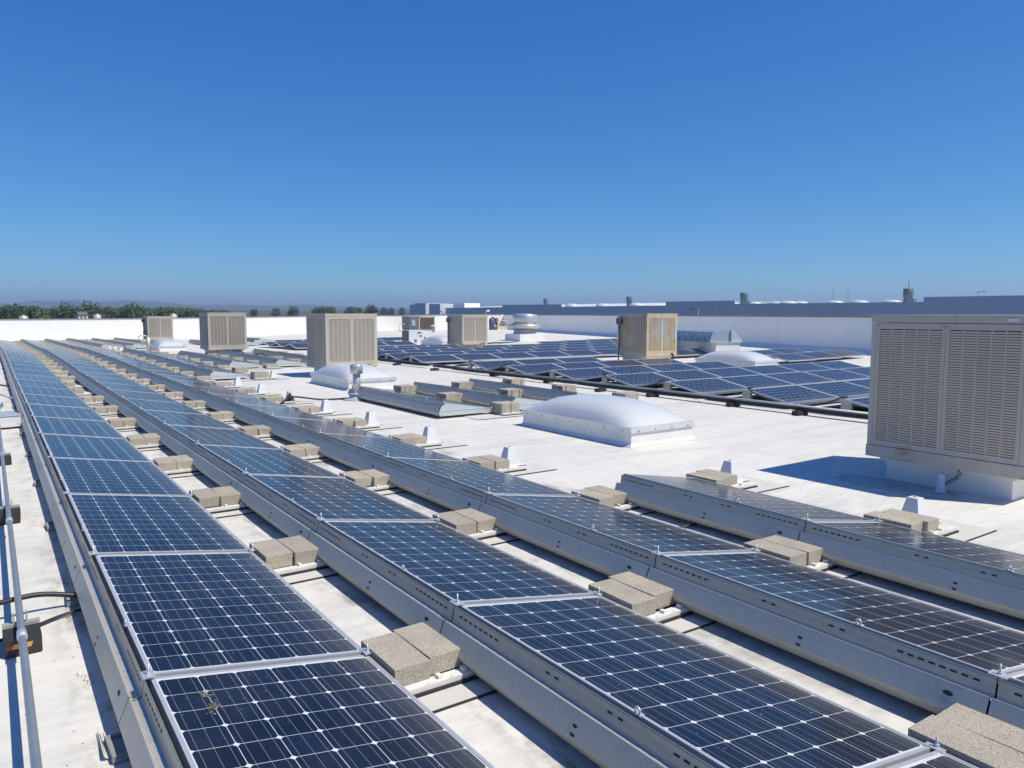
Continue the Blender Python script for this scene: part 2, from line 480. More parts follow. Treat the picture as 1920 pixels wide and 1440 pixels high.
def far_parapet():
    t = thing('parapet_wall', 'long sunlit white parapet wall across the far end of the roof', 'parapet wall')
    zt = lambda x: 1.235 + .0118 * x
    mb = MB()
    for x0, x1 in ((-26, 10), (10, 25), (25, 47.5)):
        z0, z1 = (1.235 if x0 < 0 else zt(x0)), zt(x1)
        if x0 > 24: z1 = 1.70
        wall_between(mb, (x0, 70), (x1, 70), -9, z0, -9, z1, .3, (0, 1, 0))
    mb.build('wall_face', M['parapet'], t)
    mb = MB()
    for x0, x1 in ((-26, 10), (10, 25), (25, 47.2)):
        z0, z1 = (1.235 if x0 < 0 else zt(x0)), zt(x1)
        if x0 > 24: z1 = 1.70
        wall_between(mb, (x0, 69.96), (x1, 69.96), z0 + .003, z0 + .07, z1 + .003, z1 + .07, .38, (0, 1, 0))
    mb.build('coping', M['coping'], t)
far_parapet()

def right_parapet():
    t = thing('parapet_wall', 'shaded white parapet wall along the right side of the roof', 'parapet wall')
    d = (WA - WB).normalized(); o = Vector((d.y, -d.x, 0))
    mb = MB(); wall_between(mb, WB, WA - d * .02, -9, 1.63, -9, 1.64, .3, o)
    # sloping cant strip where the membrane turns up the wall
    n = 24
    for i in range(n):
        p, q = WB.lerp(WA, i / n), WB.lerp(WA, (i + 1) / n)
        zp, zq = zr(p.x, p.y), zr(q.x, q.y)
        mb.face([p - o * .28 + Vector((0, 0, zp + .004)), q - o * .28 + Vector((0, 0, zq + .004)), q - o * .012 + Vector((0, 0, zq + .2)), p - o * .012 + Vector((0, 0, zp + .2))])
    mb.build('wall_face', M['parapet'], t)
    mb = MB(); wall_between(mb, WB - o * .04, WA - o * .04 - d * .3, 1.633, 1.71, 1.643, 1.72, .38, o)
    mb.build('coping', M['coping'], t)
right_parapet()

def build_terrain():
    def zg(d): return -9 + max(0, d - 250) * .0092
    rings = [0, 60, 150, 250, 400, 650, 1000, 1600, 2600, 4200, 6500, 9000]
    mb = MB(); n = 96
    mb.v.append((0, 0, -9))
    for r in rings[1:]:
        for j in range(n):
            a = 2 * math.pi * j / n
            mb.v.append((r * math.sin(a), r * math.cos(a), zg(min(r, 3600))))
    for j in range(n):
        mb.f.append((0, 1 + (j + 1) % n, 1 + j)); mb.mi.append(0); mb.sm.append(True)
    for i in range(len(rings) - 2):
        for j in range(n):
            a = 1 + i * n + j; b = 1 + i * n + (j + 1) % n
            mb.f.append((a, b, b + n, a + n)); mb.mi.append(0); mb.sm.append(True)
    tag(mb.build('ground', M['ground']), kind='structure')
    # hills: ridges with depth, beyond the fields
    rnd = random.Random(3)
    mb = MB()
    for (dist, hmax, seed) in ((4600, 62, 1), (5600, 92, 5)):
        n2 = 120; rows = []
        for kk, (dr, hf) in enumerate(((0, .0), (350, .55), (700, 1.0), (1300, .7), (1900, 0))):
            row = []
            for j in range(n2 + 1):
                a = R(-20 + 80 * j / n2)
                s_ = j / n2 * 40 + seed * 7
                h = hmax * (.74 + .11 * math.sin(s_ * .9 + 2) + .09 * math.sin(s_ * 2.3 + 1) + .05 * math.sin(s_ * 5.1 + seed) + .03 * math.sin(s_ * 11.7))
                h *= 1 - .6 * sm(R(6), R(30), a)
                rr = dist + dr
                row.append(len(mb.v)); mb.v.append((rr * math.sin(a), rr * math.cos(a), 20 + h * hf))
            rows.append(row)
        for p, q in zip(rows, rows[1:]):
            for j in range(n2):
                mb.f.append((p[j], p[j + 1], q[j + 1], q[j])); mb.mi.append(0); mb.sm.append(True)
    tag(mb.build('hills', M['hill']), kind='structure')
build_terrain()

# ---------------------------------------------------------------- solar panels
PW, PL, T72 = .992, 1.956, R(9.25)
PITCH_Y = 1.976
ZHI = .12 + PW * math.sin(T72)

def frame_mb(W, L):
    mb = MB(); r, h = .017, .040
    mb.box(0, r, 0, L, -h, 0); mb.box(W - r, W, 0, L, -h, 0)
    mb.box(r, W - r, 0, r, -h, 0); mb.box(r, W - r, L - r, L, -h, 0)
    return mb

def make_panel(name, W, L, tilt, zhi, cellmat):
    t = thing(name, '', 'solar panel')
    rot = (0, tilt, 0)
    fr = frame_mb(W, L).build('frame', M['alu'], t); fr.location = (0, 0, zhi); fr.rotation_euler = rot
    mb = MB(); mb.face([(.017, .017, -.003), (W - .017, .017, -.003), (W - .017, L - .017, -.003), (.017, L - .017, -.003)])
    mb.face([(.017, .017, -.010), (.017, L - .017, -.010), (W - .017, L - .017, -.010), (W - .017, .017, -.010)])
    cs = mb.build('cell_sheet', cellmat, t); cs.location = (0, 0, zhi); cs.rotation_euler = rot
    return t

def make_panel72():
    t = make_panel('solar_panel', PW, PL, T72, ZHI, M['cell72'])
    # clip plates and studs at both edges of the seam (y = 0)
    ct, st_ = math.cos(T72), math.sin(T72)
    def clip(u, top):
        mb = MB()
        x, z = u * ct, ZHI - u * st_
        mb.box(x - .026, x + .022, -.045, .028, z + .002, z + .008)
        mb.tube([(x, -.010, z - .03), (x, -.010, z + top)], .0045, 6)
        mb.lathe([(.010, z + .008), (.010, z + .017)], x, -.010, 6, smooth=False)
        return mb
    clip(-.004, .052).build('seam_clamp', M['galv_light'], t)
    clip(PW + .006, .045).build('seam_clamp', M['galv_light'], t)
    # eye clip about 0.6 m along the high edge
    mb = MB(); pts = []
    for i in range(9):
        a = R(-60 + 300 * i / 8)
        pts.append((-.006, .62 + .013 * math.cos(a), ZHI + .020 + .013 * math.sin(a)))
    mb.tube(pts, .0045, 6); mb.box(-.012, .012, .60, .64, ZHI + .002, ZHI + .007)
    mb.build('eye_clip', M['galv_light'], t)
    return t
PANEL72 = Kind(make_panel72)
T60, ZR60 = R(10), .305
PANEL60 = Kind(lambda: make_panel('solar_panel', .99, 1.65, T60, ZR60, M['cell60']))

# ---------------------------------------------------------------- deflectors, rails, blocks
def make_deflector():
    t = thing('wind_deflector', '', 'wind deflector')
    y0, y1 = .004, 1.972
    mb = MB()
    mb.strip([(-.068, .190), (-.074, .192), (-.075, .206), (-.083, .208), (-.126, .104), (-.092, .046), (.02, .040)], y0, y1)
    face = mb
    mb = MB()
    top, bot = (-.022, ZHI - .004), (-.034, .202)
    mb.strip([top, bot, (-.039, .1935), (-.0675, .1885)], y0, y1)
    mb.strip([(-.024, ZHI - .012), (.02, .06)], y0, y1, 1)  # dark inner sheet, put where the gap behind the strip is only shade
    # punched slots: groups beside the seams, pairs in the middle
    def slot(yc, ln=.028, zc=.238, hh=.0048):
        def at(z): f = (z - bot[1]) / (top[1] - bot[1]); return bot[0] + (top[0] - bot[0]) * f - .0012
        a, b = zc - hh, zc + hh
        mb.face([(at(a), yc - ln / 2, a), (at(b), yc - ln / 2, b), (at(b), yc + ln / 2, b), (at(a), yc + ln / 2, a)], 1)
    for i in range(8):
        slot(.08 + i * .047); slot(1.896 - i * .047)
    for y in (.70, .76, 1.10, 1.16): slot(y)
    # pale dashes painted on the shelf for light falling through the slots
    for i in range(7):
        for yc in (.10 + i * .075, 1.40 + i * .075):
            mb.face([(-.058, yc - .022, .1912), (-.050, yc - .022, .1926), (-.050, yc + .022, .1926), (-.058, yc + .022, .1912)], 2)
    mb.build('slotted_strip', [M['galv'], M['slot'], M['galv_light']], t)
    # oval knock-outs in the face
    mb = face
    def oval(yc, zc, ry=.022, rz=.010):
        f = (zc - .208) / (.104 - .208); xc = -.083 + (-.126 + .083) * f - .0016
        sx_ = (-.126 + .083) / (.104 - .208)
        pts = []
        for i in range(12):
            a = 2 * math.pi * i / 12
            dz = rz * math.sin(a); pts.append((xc + dz * sx_, yc + ry * math.cos(a), zc + dz))
        mb.face(pts, 1)
    oval(.16, .165); oval(.88, .152, .015, .0065); oval(.88, .119, .015, .0065)
    mb.build('face_sheet', [M['galv'], M['slot']], t)
    return t
DEFL = Kind(make_deflector)

def make_tray(ln, cone):
    def mk():
        t = thing('ballast_tray', '', 'ballast tray')
        mb = MB()
        mb.box(0, ln, -.29, .11, .018, .022)
        mb.box(0, ln, .085, .108, .022, .046)
        mb.box(0, ln, -.292, -.272, .022, .046)
        mb.box(0, ln, -.345, -.293, .008, .050)                      # front channel
        for x in (.22, .36): mb.box(x, x + .022, -.325, -.290, .0505, .066)
        for x in (.16, .29, .40): mb.lathe([(.006, .0505), (.006, .054)], x, -.335, 6, smooth=False)
        mb.build('channel', M['rail'], t)
        mb = MB()
        mb.box(-.6, ln + (.30 if cone else .04), -.50, .16, .004, .010)
        mb.build('slip_sheet', M['slip'], t)
        mb = MB(); mb.box(-.6, ln + (.30 if cone else .04), -.509, -.5005, .003, .011)
        mb.build('foam_edge', M['black'], t)
        mb = MB(); mb.box(-.02, ln - .02, -.358, -.3455, .0105, .026)
        mb.build('foam_edge', M['black'], t)
        return t
    return mk
TRAY = Kind(make_tray(.46, False))
TRAY_END = Kind(make_tray(.60, True))

def make_block():
    mb = MB(); mb.box(-.094, .094, -.197, .197, 0, .094)
    o = mb.build('concrete_block', M['concrete'], None, .0035)
    return tag(o, 'x', 'concrete block')
BLOCK = Kind(make_block)

def make_cone():
    t = thing('anchor_cover', '', 'roof anchor cover')
    mb = MB()
    a, b, h = .095, .048, .215
    mb.hexa([(-a, -a, 0), (a, -a, 0), (a, a, 0), (-a, a, 0)], [(-b, -b, h), (b, -b, h), (b, b, h), (-b, b, h)])
    mb.build('cover', M['white'], t, .006)
    mb = MB(); mb.box(-.16, .16, -.16, .16, .011, .017); mb.build('base_flange', M['rail'], t)
    mb = MB(); mb.lathe([(.012, h), (.012, h + .012)], 0, 0, 8); mb.build('top_bolt', M['galv'], t)
    return t
CONE = Kind(make_cone)

def make_end_plate():
    # galvanised plate that closes the near end of a row
    mb = MB(); ct = math.cos(T72)
    lo = [(-.120, .104), (-.088, .046), (PW * ct + .03, .046), (PW * ct + .03, .105), (0.0, ZHI - .012), (-.073, .203)]
    for y, fl in ((-.012, 0), (-.008, 1)):
        pts = [(x, y, z) for x, z in lo]
        mb.face(pts if not fl else pts[::-1])
    n = len(lo)
    for i in range(n):
        (xa, za), (xb, zb) = lo[i], lo[(i + 1) % n]
        mb.face([(xa, -.012, za), (xa, -.008, za), (xb, -.008, zb), (xb, -.012, zb)])
    mb.box(-.05, PW * ct, -.020, -.0125, .13, .138)
    o = mb.build('end_plate', M['galv_light'])
    return tag(o, 'x', 'end plate')
ENDP = Kind(make_end_plate)

def make_foot():
    t = thing('deflector_foot', '', 'mounting foot')
    mb = MB()
    mb.box(-.085, .075, -.095, .095, .004, .022)
    mb.box(-.085, -.066, -.095, .095, .022, .034); mb.box(-.066, .075, -.095, -.078, .022, .034); mb.box(-.066, .075, .078, .095, .022, .034)
    mb.build('pad', M['pad'], t, .002)
    mb = MB(); mb.box(-.02, .012, -.03, .03, .0225, .030); mb.box(.004, .012, -.03, .03, .030, .07)
    mb.tube([(-.008, 0, .03), (-.008, 0, .062)], .008, 6); mb.lathe([(.014, .036), (.014, .046)], -.008, 0, 6, smooth=False)
    mb.build('bracket', M['galv_light'], t)
    return t
FOOT = Kind(make_foot)

def slope_y(x, y): return math.atan((zr(x, y + .8) - zr(x, y - .8)) / 1.6)

X0, RP, Y0 = .485, 1.4737, 3.3765
GP = 'solar panels mounted in rows on the white roof'
def row_x(r): return X0 + RP * r

def blocks_pair(x, ys, name, gi):
    """two flat blocks on the tray at the seam ys"""
    for q, xx in enumerate((x + .994 + .094, x + .994 + .190 + .094)):
        jx, jy, ja = random.uniform(-.004, .004), random.uniform(-.024, .024), random.uniform(-.022, .022)
        if gi == 'skip2' and q == 1: continue
        y = ys - .072 + jy
        BLOCK.put('%s flat concrete block %s' % (('left', 'right')[q], name), (xx + jx + q * .003, y, zr(xx, y) + .0475), (slope_y(xx, y), 0, ja), 'flat concrete ballast blocks')

def tray_at(x, ys, name, end):
    K = TRAY_END if end else TRAY
    z = zr(x + 1.2, ys)
    K.put('white ballast tray %s' % name, (x + .985, ys, z), (slope_y(x + 1.2, ys), 0, 0), 'ballast trays between the rows')
    if end:
        cx = x + 1.585
        CONE.put('white tapered anchor cover %s' % name, (cx, ys + .02, zr(cx, ys) + .0105), (slope_y(cx, ys), 0, random.uniform(-.05, .05)), 'white roof anchor covers')

def stack_at(x, ys, name, n=4, cone=False):
    """upright blocks standing on edge in a tight bundle"""
    K = TRAY_END if cone else TRAY
    z = zr(x + 1.2, ys)
    K.put('white ballast tray %s' % name, (x + .985, ys, z), (slope_y(x + 1.2, ys), 0, 0), 'ballast trays between the rows')
    for q in range(n):
        xx = x + 1.05 + q * .0965
        y = ys - .09 + random.uniform(-.012, .012)
        BLOCK.put('%s upright concrete block %s' % (nth(q + 1), name), (xx + .047, y, z + .116), (0, R(-90), random.uniform(-.012, .012)), 'upright concrete blocks in bundles')
    if cone:
        cx = x + 1.60
        CONE.put('white tapered anchor cover %s' % name, (cx, ys + .02, zr(cx, ys) + .0105), (0, 0, 0), 'white roof anchor covers')

def panel_row(x, y_first, n, rowname, ballast='pair', cover=None, endplate=False, front_i=1, far_end_ballast=True, stackn=4, skip=()):
    """n panels of one row, with deflector, trays and ballast at each seam"""
    for i in range(n):
        y = y_first + i * PITCH_Y
        yc = y + PITCH_Y / 2
        if i in skip: continue
        sl_ = slope_y(x, yc)
        loc = (x, y, zr(x, yc) - math.sin(sl_) * PITCH_Y / 2)
        far = y > 30
        jit = random.uniform(-.0035, .0035)
        PANEL72.put('dark blue solar panel, %s from front in %s' % (nth(i + 1), rowname), (loc[0] + random.uniform(-.002, .002), loc[1] + .01, loc[2]), (sl_ + jit, random.uniform(-.003, .003), 0), GP, skip=('eye_clip',) if far else ())
        DEFL.put('galvanised wind deflector, %s from front in %s' % (nth(i + 1), rowname), loc, (sl_, 0, 0), 'galvanised wind deflectors along the rows')
    for i in range(n + (1 if far_end_ballast else 0)):
        ys = y_first + i * PITCH_Y
        if ys < .6 and x < 3: continue
        nm = 'at %s joint of %s' % (nth(i + 1), rowname)
        mode = ballast(i, ys) if callable(ballast) else ballast
        cv = cover(i, ys) if callable(cover) else bool(cover)
        if mode in ('pair', 'skip2'):
            tray_at(x, ys, nm, cv)
            blocks_pair(x, ys, nm, mode)
        elif mode == 'stack':
            stack_at(x, ys, nm, stackn, cv)
    if endplate:
        ENDP.put('pale plate closing near end of %s' % rowname, (x, y_first, zr(x, y_first)), (0, 0, 0), 'end plates closing the rows')

# the three long rows; the camera stands beside the first
panel_row(row_x(0), Y0 - 2 * PITCH_Y, 33, 'leftmost long row', ballast=lambda i, ys: 'skip2' if 17.5 < ys < 22.5 else 'pair')
panel_row(row_x(1), Y0 - .057 - 2 * PITCH_Y, 33, 'second long row from left')
panel_row(row_x(2), Y0 - .073 - 2 * PITCH_Y, 33, 'third long row from left', cover=lambda i, ys: 7 < ys < 20.5 or 38 < ys < 43)
# short row on the right of the foreground
panel_row(row_x(3), Y0 - .146 - 2 * PITCH_Y, 3, 'short right foreground row', cover=True, far_end_ballast=True)
# rows beyond the bare roof
panel_row(row_x(3), 21.07, 8, 'short row ending at two block bundles', ballast=lambda i, ys: 'stack' if i < 2 else 'pair', endplate=True, cover=lambda i, ys: i == 0)
panel_row(row_x(4), 24.86, 4, 'first short row before beige cooler', endplate=True)
panel_row(row_x(5), 24.86, 4, 'second short row before beige cooler', endplate=True)
panel_row(row_x(6), 24.86, 4, 'short row passing behind beige cooler', endplate=True)
# block of three two-panel rows in the middle
panel_row(row_x(4), 11.22, 2, 'two-panel row beside vent pipe', ballast='stack', endplate=True)
panel_row(row_x(5), 11.20, 2, 'middle two-panel row', ballast='stack', endplate=True)
panel_row(row_x(6), 11.22, 2, 'rear two-panel row', ballast='stack', stackn=4, endplate=True)
# far rows in front of the white parapet
panel_row(row_x(3), 44.4, 11, 'first far row below white parapet', endplate=True, ballast=lambda i, ys: 'stack' if i < 1 else 'pair')
panel_row(row_x(4), 44.4, 10, 'second far row below white parapet', endplate=True, ballast='pair')
panel_row(row_x(5), 46.3, 9, 'third far row below white parapet', endplate=True, ballast='pair')
panel_row(row_x(7), 44.4, 4, 'fourth far row below white parapet', endplate=True, ballast='pair')
panel_row(row_x(8), 45.0, 4, 'fifth far row below white parapet', endplate=True, ballast='none')
panel_row(row_x(9), 48.0, 4, 'sixth far row below white parapet', endplate=True, ballast='none')
panel_row(row_x(10), 52.0, 4, 'seventh far row below white parapet', endplate=True, ballast='none')

# feet on the left side of the first row
for i in range(1, 18):
    y = Y0 + (i - 1) * PITCH_Y - .02
    FOOT.put('grey mounting foot with bolt, %s from front beside leftmost long row' % nth(i), (X0 - .085, y, zr(X0, y)), (0, 0, random.uniform(-.1, .1)), 'mounting feet beside the leftmost row')

# dried bird droppings on one panel of the first row
def droppings():
    p = [o for o in bpy.data.objects if o.get('label', '').startswith('dark blue solar panel, second from front in leftmost')][0]
    p['label'] = 'dark blue solar panel nearest the camera with dried bird droppings'
    rnd = random.Random(11)
    mb = MB()
    def blob(u, v, r):
        n = 11; pts = []
        for i in range(n):
            a = 2 * math.pi * i / n
            q = r * rnd.uniform(.45, 1.15)
            pts.append((u + q * math.cos(a), v + q * 1.3 * math.sin(a), .0006))
        mb.face(pts)
    for u, v, s_ in ((.17, 1.74, .018), (.185, 1.71, .014), (.18, 1.64, .02), (.165, 1.61, .018), (.155, 1.575, .012)):
        for kk in range(9): blob(u + rnd.uniform(-.018, .018), v + rnd.uniform(-.026, .026), s_ * rnd.uniform(.15, .6))
    for kk in range(46): blob(rnd.uniform(.05, .42), rnd.uniform(1.38, 1.9), rnd.uniform(.0015, .0045))
    d = mb.build('bird_dropping', M['dropping'], p)
    d['kind'] = 'stuff'; d.location = (0, 0, ZHI - .0005); d.rotation_euler = (0, T72, 0)
droppings()

# ---------------------------------------------------------------- gabled (two-way tilted) panel field
C60 = 1.672
XF = 12.3
def gable_row(yr, xs, n, rowname, front=True, back=0, x_phase=None):
    zz = lambda x: zr(x, yr)
    for i in range(n):
        x = xs + i * C60
        PANEL60.put('blue panel facing us, %s from left in %s' % (nth(i + 1), rowname), (x + .01, yr - .012, zz(x + .8)), (0, 0, R(-90)), 'panels of the gabled field')
    for i in range(back):
        x = xs + i * C60
        PANEL60.put('blue panel facing away, %s from left in %s' % (nth(i + 1), rowname), (x + .01 + 1.65, yr + .012, zz(x + .8)), (0, 0, R(90)), 'panels of the gabled field')
FR = [(7.45, 5, 3), (9.57, 5, 3), (11.72, 6, 3), (13.78, 6, 3), (15.88, 4, 4), (18.0, 4, 4), (20.07, 3, 3)]
for j, (yr, n, b) in enumerate(FR):
    gable_row(yr, XF, n, '%s gabled row from front' % nth(j + 1), back=b)
BK = [(24.1, 6, 2), (26.1, 9, 1), (28.15, 9, 1), (30.2, 10, 1), (32.25, 4, 1)]
for j, (yr, n, b) in enumerate(BK):
    gable_row(yr, XF, n, '%s gabled row behind walkway' % nth(j + 1), back=b)
gable_row(32.25, 24.0, 4, 'rear gabled row beside exhaust fan')
for j, yr in enumerate((37.2, 39.3, 41.4)):
    gable_row(yr, XF, 4, '%s far gabled row beside white cabinet' % nth(j + 1), back=1)
gable_row(45.0, 14.0, 6, 'last gabled row below air conditioner')
for j, (yr, xs, n) in enumerate(((17.3, 23.3, 3), (19.4, 22.9, 3), (22.0, 22.6, 2), (24.2, 22.6, 4))):
    gable_row(yr, xs, n, '%s small gabled row beside grey hood' % nth(j + 1))

def gable_support():
    t = thing('gable_support', '', 'panel support')
    mb = MB(); mb.box(0, .006, -.10, .10, .06, .285); mb.box(-.004, .05, -.10, -.096, .06, .285)
    mb.build('upright_plate', M['galv'], t)
    mb = MB(); mb.box(0, .045, -1.02, 1.02, .05, .085); mb.build('base_channel', M['galv'], t)
    return t
GSUP = Kind(gable_support)
for j, yr in enumerate([f[0] for f in FR] + [f[0] for f in BK[:4]]):
    nm = ('%s gabled row from front' % nth(j + 1)) if j < 7 else ('%s gabled row behind walkway' % nth(j - 6))
    GSUP.put('grey metal support under left end of %s' % nm, (XF + .03, yr, zr(XF, yr)), (0, 0, 0), 'supports under the gable ends')

def strung_cable(y0, y1, nm):
    mb = MB(); pts = []
    for i in range(13):
        f = i / 12
        pts.append((XF - .03 - .06 * math.sin(f * math.pi), y0 + (y1 - y0) * f, .34 - .23 * math.sin(f * math.pi) ** .7))
    mb.tube(pts, .013, 6)
    mb.tube([(XF - .03, y0, .335), (XF + .1, y0 - .02, .335)], .02, 6); mb.tube([(XF - .03, y1, .335), (XF + .1, y1, .335)], .02, 6)
    tag(mb.build('cable', M['cable']), nm, 'cable')
strung_cable(11.76, 13.76, 'black cable sagging across the valley in front of the fourth gabled row')
strung_cable(18.02, 20.02, 'black cable sagging across the valley between the last two front gabled rows')
strung_cable(7.5, 9.5, 'black cable sagging across the valley behind the nearest gabled row')

# conduit tray along the left edge of the gabled field
def conduit_tray():
    t = thing('conduit_tray', 'long conduit tray along the left edge of the gabled panel field', 'conduit tray')
    mb = MB()
    for y0, y1 in ((5.2, 13.0), (13.02, 17.6), (17.62, 21.6), (22.0, 29.0)):
        mb.box(11.86, 11.94, y0, y1, .075, .135)
    mb.build('tray_body', M['black'], t)  # tray coloured black for the shade on its left side
    mb = MB()
    mb.tube([(11.85, 5.2, .152), (11.85, 20.0, .152)], .017, 8); mb.tube([(11.93, 5.2, .152), (11.93, 29, .152)], .017, 8)
    mb.build('conduit_pipe', M['conduit'], t)
    mb = MB()
    for y in (8.1, 10.4, 15.0, 19.6, 22.4, 26): mb.box(11.80, 12.02, y, y + .05, .06, .074); mb.box(11.83, 11.96, y + .01, y + .04, .1715, .18)
    mb.build('strap', M['galv_light'], t)
conduit_tray()
def make_rblock():
    mb = MB(); mb.box(-.125, .125, -.07, .07, .004, .074); mb.box(-.05, .05, -.02, .02, .0745, .09)
    o = mb.build('rubber_block', M['black'], None)
    return tag(o, 'x', 'rubber block')
RB = Kind(make_rblock)
for i, (x, y) in enumerate(((11.86, 9.51), (11.80, 11.63), (11.6, 13.1), (12.0, 15.6), (11.95, 18.1), (11.6, 21.0), (11.7, 23.9), (11.8, 8.0))):
    RB.put('black rubber support block by the conduit tray, %s' % ('nearest the big cooler', 'second from the big cooler', 'third from the big cooler', 'fourth from the big cooler', 'below the fifth gable valley', 'by the walkway end of the tray', 'farthest along the tray', 'hidden closest behind the big cooler')[i], (x, y, zr(x, y)), (0, 0, random.uniform(-.2, .2)), 'rubber blocks under the conduit tray')

# ---------------------------------------------------------------- evaporative coolers
def make_cooler():
    t = thing('evaporative_cooler', '', 'evaporative cooler')
    W = 1.54
    mb = MB()
    mb.box(-.008, W + .008, -.008, W + .008, .270, .395)               # base pan
    mb.build('base_pan', M['cooler'], t, .004)
    mb = MB(); mb.box(-.006, W + .006, -.006, W + .006, 1.725, 1.79)              # top cap
    mb.box(-.012, W + .012, -.012, W + .012, 1.79, 1.805)
    mb.build('top_cap', M['cooler'], t, .004)
    mb = MB()
    for x in (0, W - .055):
        for y in (0, W - .055): mb.box(x, x + .055, y, y + .055, .398, 1.722)
    mb.box(.06, W - .06, .06, W - .06, .398, 1.722, 1)
    mb.build('cabinet', [M['cooler'], M['inside']], t)
    # eight louvred panels, two on each side; s runs along the side, d outwards
    def side(kk):
        if kk == 0: return lambda s_, d, z: (s_, -d, z)                # faces -y
        if kk == 1: return lambda s_, d, z: (W + d, s_, z)
        if kk == 2: return lambda s_, d, z: (W - s_, W + d, z)
        return lambda s_, d, z: (-d, W - s_, z)
    def sbox(mb, F, s0, s1, d0, d1, z0, z1, mi=0):
        lo = [F(s0, d1, z0), F(s1, d1, z0), F(s1, d0, z0), F(s0, d0, z0)]
        hi = [F(s0, d1, z1), F(s1, d1, z1), F(s1, d0, z1), F(s0, d0, z1)]
        mb.hexa(lo, hi, mi)
    for kk in range(4):
        F = side(kk)
        for h in range(2):
            a = .058 + h * .7135; b = a + .7105
            z0, z1 = .400, 1.718
            mb = MB()
            bd = .036
            sbox(mb, F, a, a + bd, -.03, .001, z0, z1); sbox(mb, F, b - bd, b, -.03, .001, z0, z1)
            sbox(mb, F, a + bd, b - bd, -.03, .001, z0, z0 + .055); sbox(mb, F, a + bd, b - bd, -.03, .001, z1 - .062, z1)
            ca, cb = a + bd, b - bd
            cw = (cb - ca) / 5
            for c in range(1, 5): sbox(mb, F, ca + c * cw - .007, ca + c * cw + .007, -.022, -.002, z0 + .055, z1 - .062)
            n = 46; zz0 = z0 + .060; ph = (z1 - .066 - zz0) / n
            for i in range(n):
                z = zz0 + i * ph
                # pressed slat: top lip out, bottom tucked in
                p = [F(ca, -.008, z), F(cb, -.008, z), F(cb, -.004, z + ph * .76), F(ca, -.004, z + ph * .76)]
                mb.face(p, 0)
            for s_ in (a + .018, b - .018):
                for z in (z1 - .03,): sbox(mb, F, s_ - .008, s_ + .008, .0012, .004, z - .006, z + .006, 1)
            mb.build('louvre_panel', [M['cooler'], M['inside']], t)
    mb = MB(); mb.box(.15, W - .15, .15, W - .15, -.15, .268)
    mb.box(.10, W - .10, .10, W - .10, .225, .262)
    mb.build('curb', M['curb'], t)
    mb = MB(); mb.box(.09, W - .09, .09, W - .09, .2625, .2695); mb.build('duct_flange', M['rust'], t)
    return t
COOL = Kind(make_cooler)
GC = 'beige evaporative coolers on the roof'
def cooler(label, x, y, mat=None, dz=0.0):
    o = COOL.put(label, (x, y, zr(x + .8, y + .8) + dz), (0, 0, random.uniform(-.004, .004)), GC)
    if mat:
        for ch in o.children:
            if ch.name.startswith(('louvre', 'cabinet', 'base_pan', 'top')):
                ch.material_slots[0].link = 'OBJECT'; ch.material_slots[0].material = mat
    return o
def pipe_part(parent, name, pts, r, mat):
    return MB().tube(pts, r, 8).build(name, mat, parent)
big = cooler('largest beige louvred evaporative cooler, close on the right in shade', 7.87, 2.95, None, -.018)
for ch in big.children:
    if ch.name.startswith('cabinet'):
        ch.material_slots[1].link = 'OBJECT'; ch.material_slots[1].material = mottled('shaded_cooler_pad', (.05, .042, .032), (.08, .065, .05), 20, .95)  # darker copy of the pad colour, painting shade into the louvre gaps
cool_b = cooler('beige evaporative cooler behind the white domed skylight and vent pipe', 7.7, 20.14)
cooler('beige evaporative cooler between the white skylight and the far parapet', 7.42, 32.5)
cool_f = cooler('small far beige evaporative cooler close to the white parapet', 8.55, 53.85, None, .0)
cool_r = cooler('rust and blue stained evaporative cooler among the gabled panels', 19.32, 19.37, M['cooler_rust'])
cool_m = cooler('tan evaporative cooler with rusty base beside the far skylight', 19.97, 33.2, None, -.06)

mb = MB(); mb.box(-.0105, -.0065, .12, .22, 1.745, 1.772); mb.build('label_plate', M['flange'], big)
for c_, m_ in ((cool_r, 'black'), (cool_m, 'rust'), (cool_b, 'rust')):
    pipe_part(c_, 'drain_pipe', [(1.25, -.005, .33), (1.25, -.09, .33), (1.25, -.10, .30), (1.25, -.10, .02)], .03, M[m_])
for c_, y_ in ((cool_r, 1.35), (cool_m, 1.30), (cool_f, 1.2)):
    mb = MB(); mb.box(-.16, -.012, y_ - .09, y_ + .09, 1.42, 1.64); mb.build('switch_box', M['greymetal'], c_)
    pipe_part(c_, 'conduit', [(-.08, y_, 1.42), (-.05, y_, 1.0), (-.09, y_, .5), (-.14, y_ - .03, .02)], .02, M['cable'])
pipe_part(cool_m, 'base_pipe', [(-.02, -.05, .36), (-.02, -.05, .24), (.9, -.05, .24), (1.1, -.05, .24), (1.1, -.05, .36)], .025, M['rust'])
# drain of the big cooler: grey trap pipe into a small white cone
pipe_part(big, 'drain_pipe', [(.11, .62, .262), (.11, .62, .20), (.10, .63, .17), (-.02, .72, .08), (-.03, .725, .05), (-.03, .725, .0)], .019, M['conduit'])
mb = MB().lathe([(.062, .003), (.056, .007), (.044, .012), (.032, .19), (.026, .195)], 0, 0, 20)
o = tag(mb.build('drain_cone', M['white']), 'small white drain cone under the big cooler', 'drain cone'); o.location = (7.83, 3.675, .002)

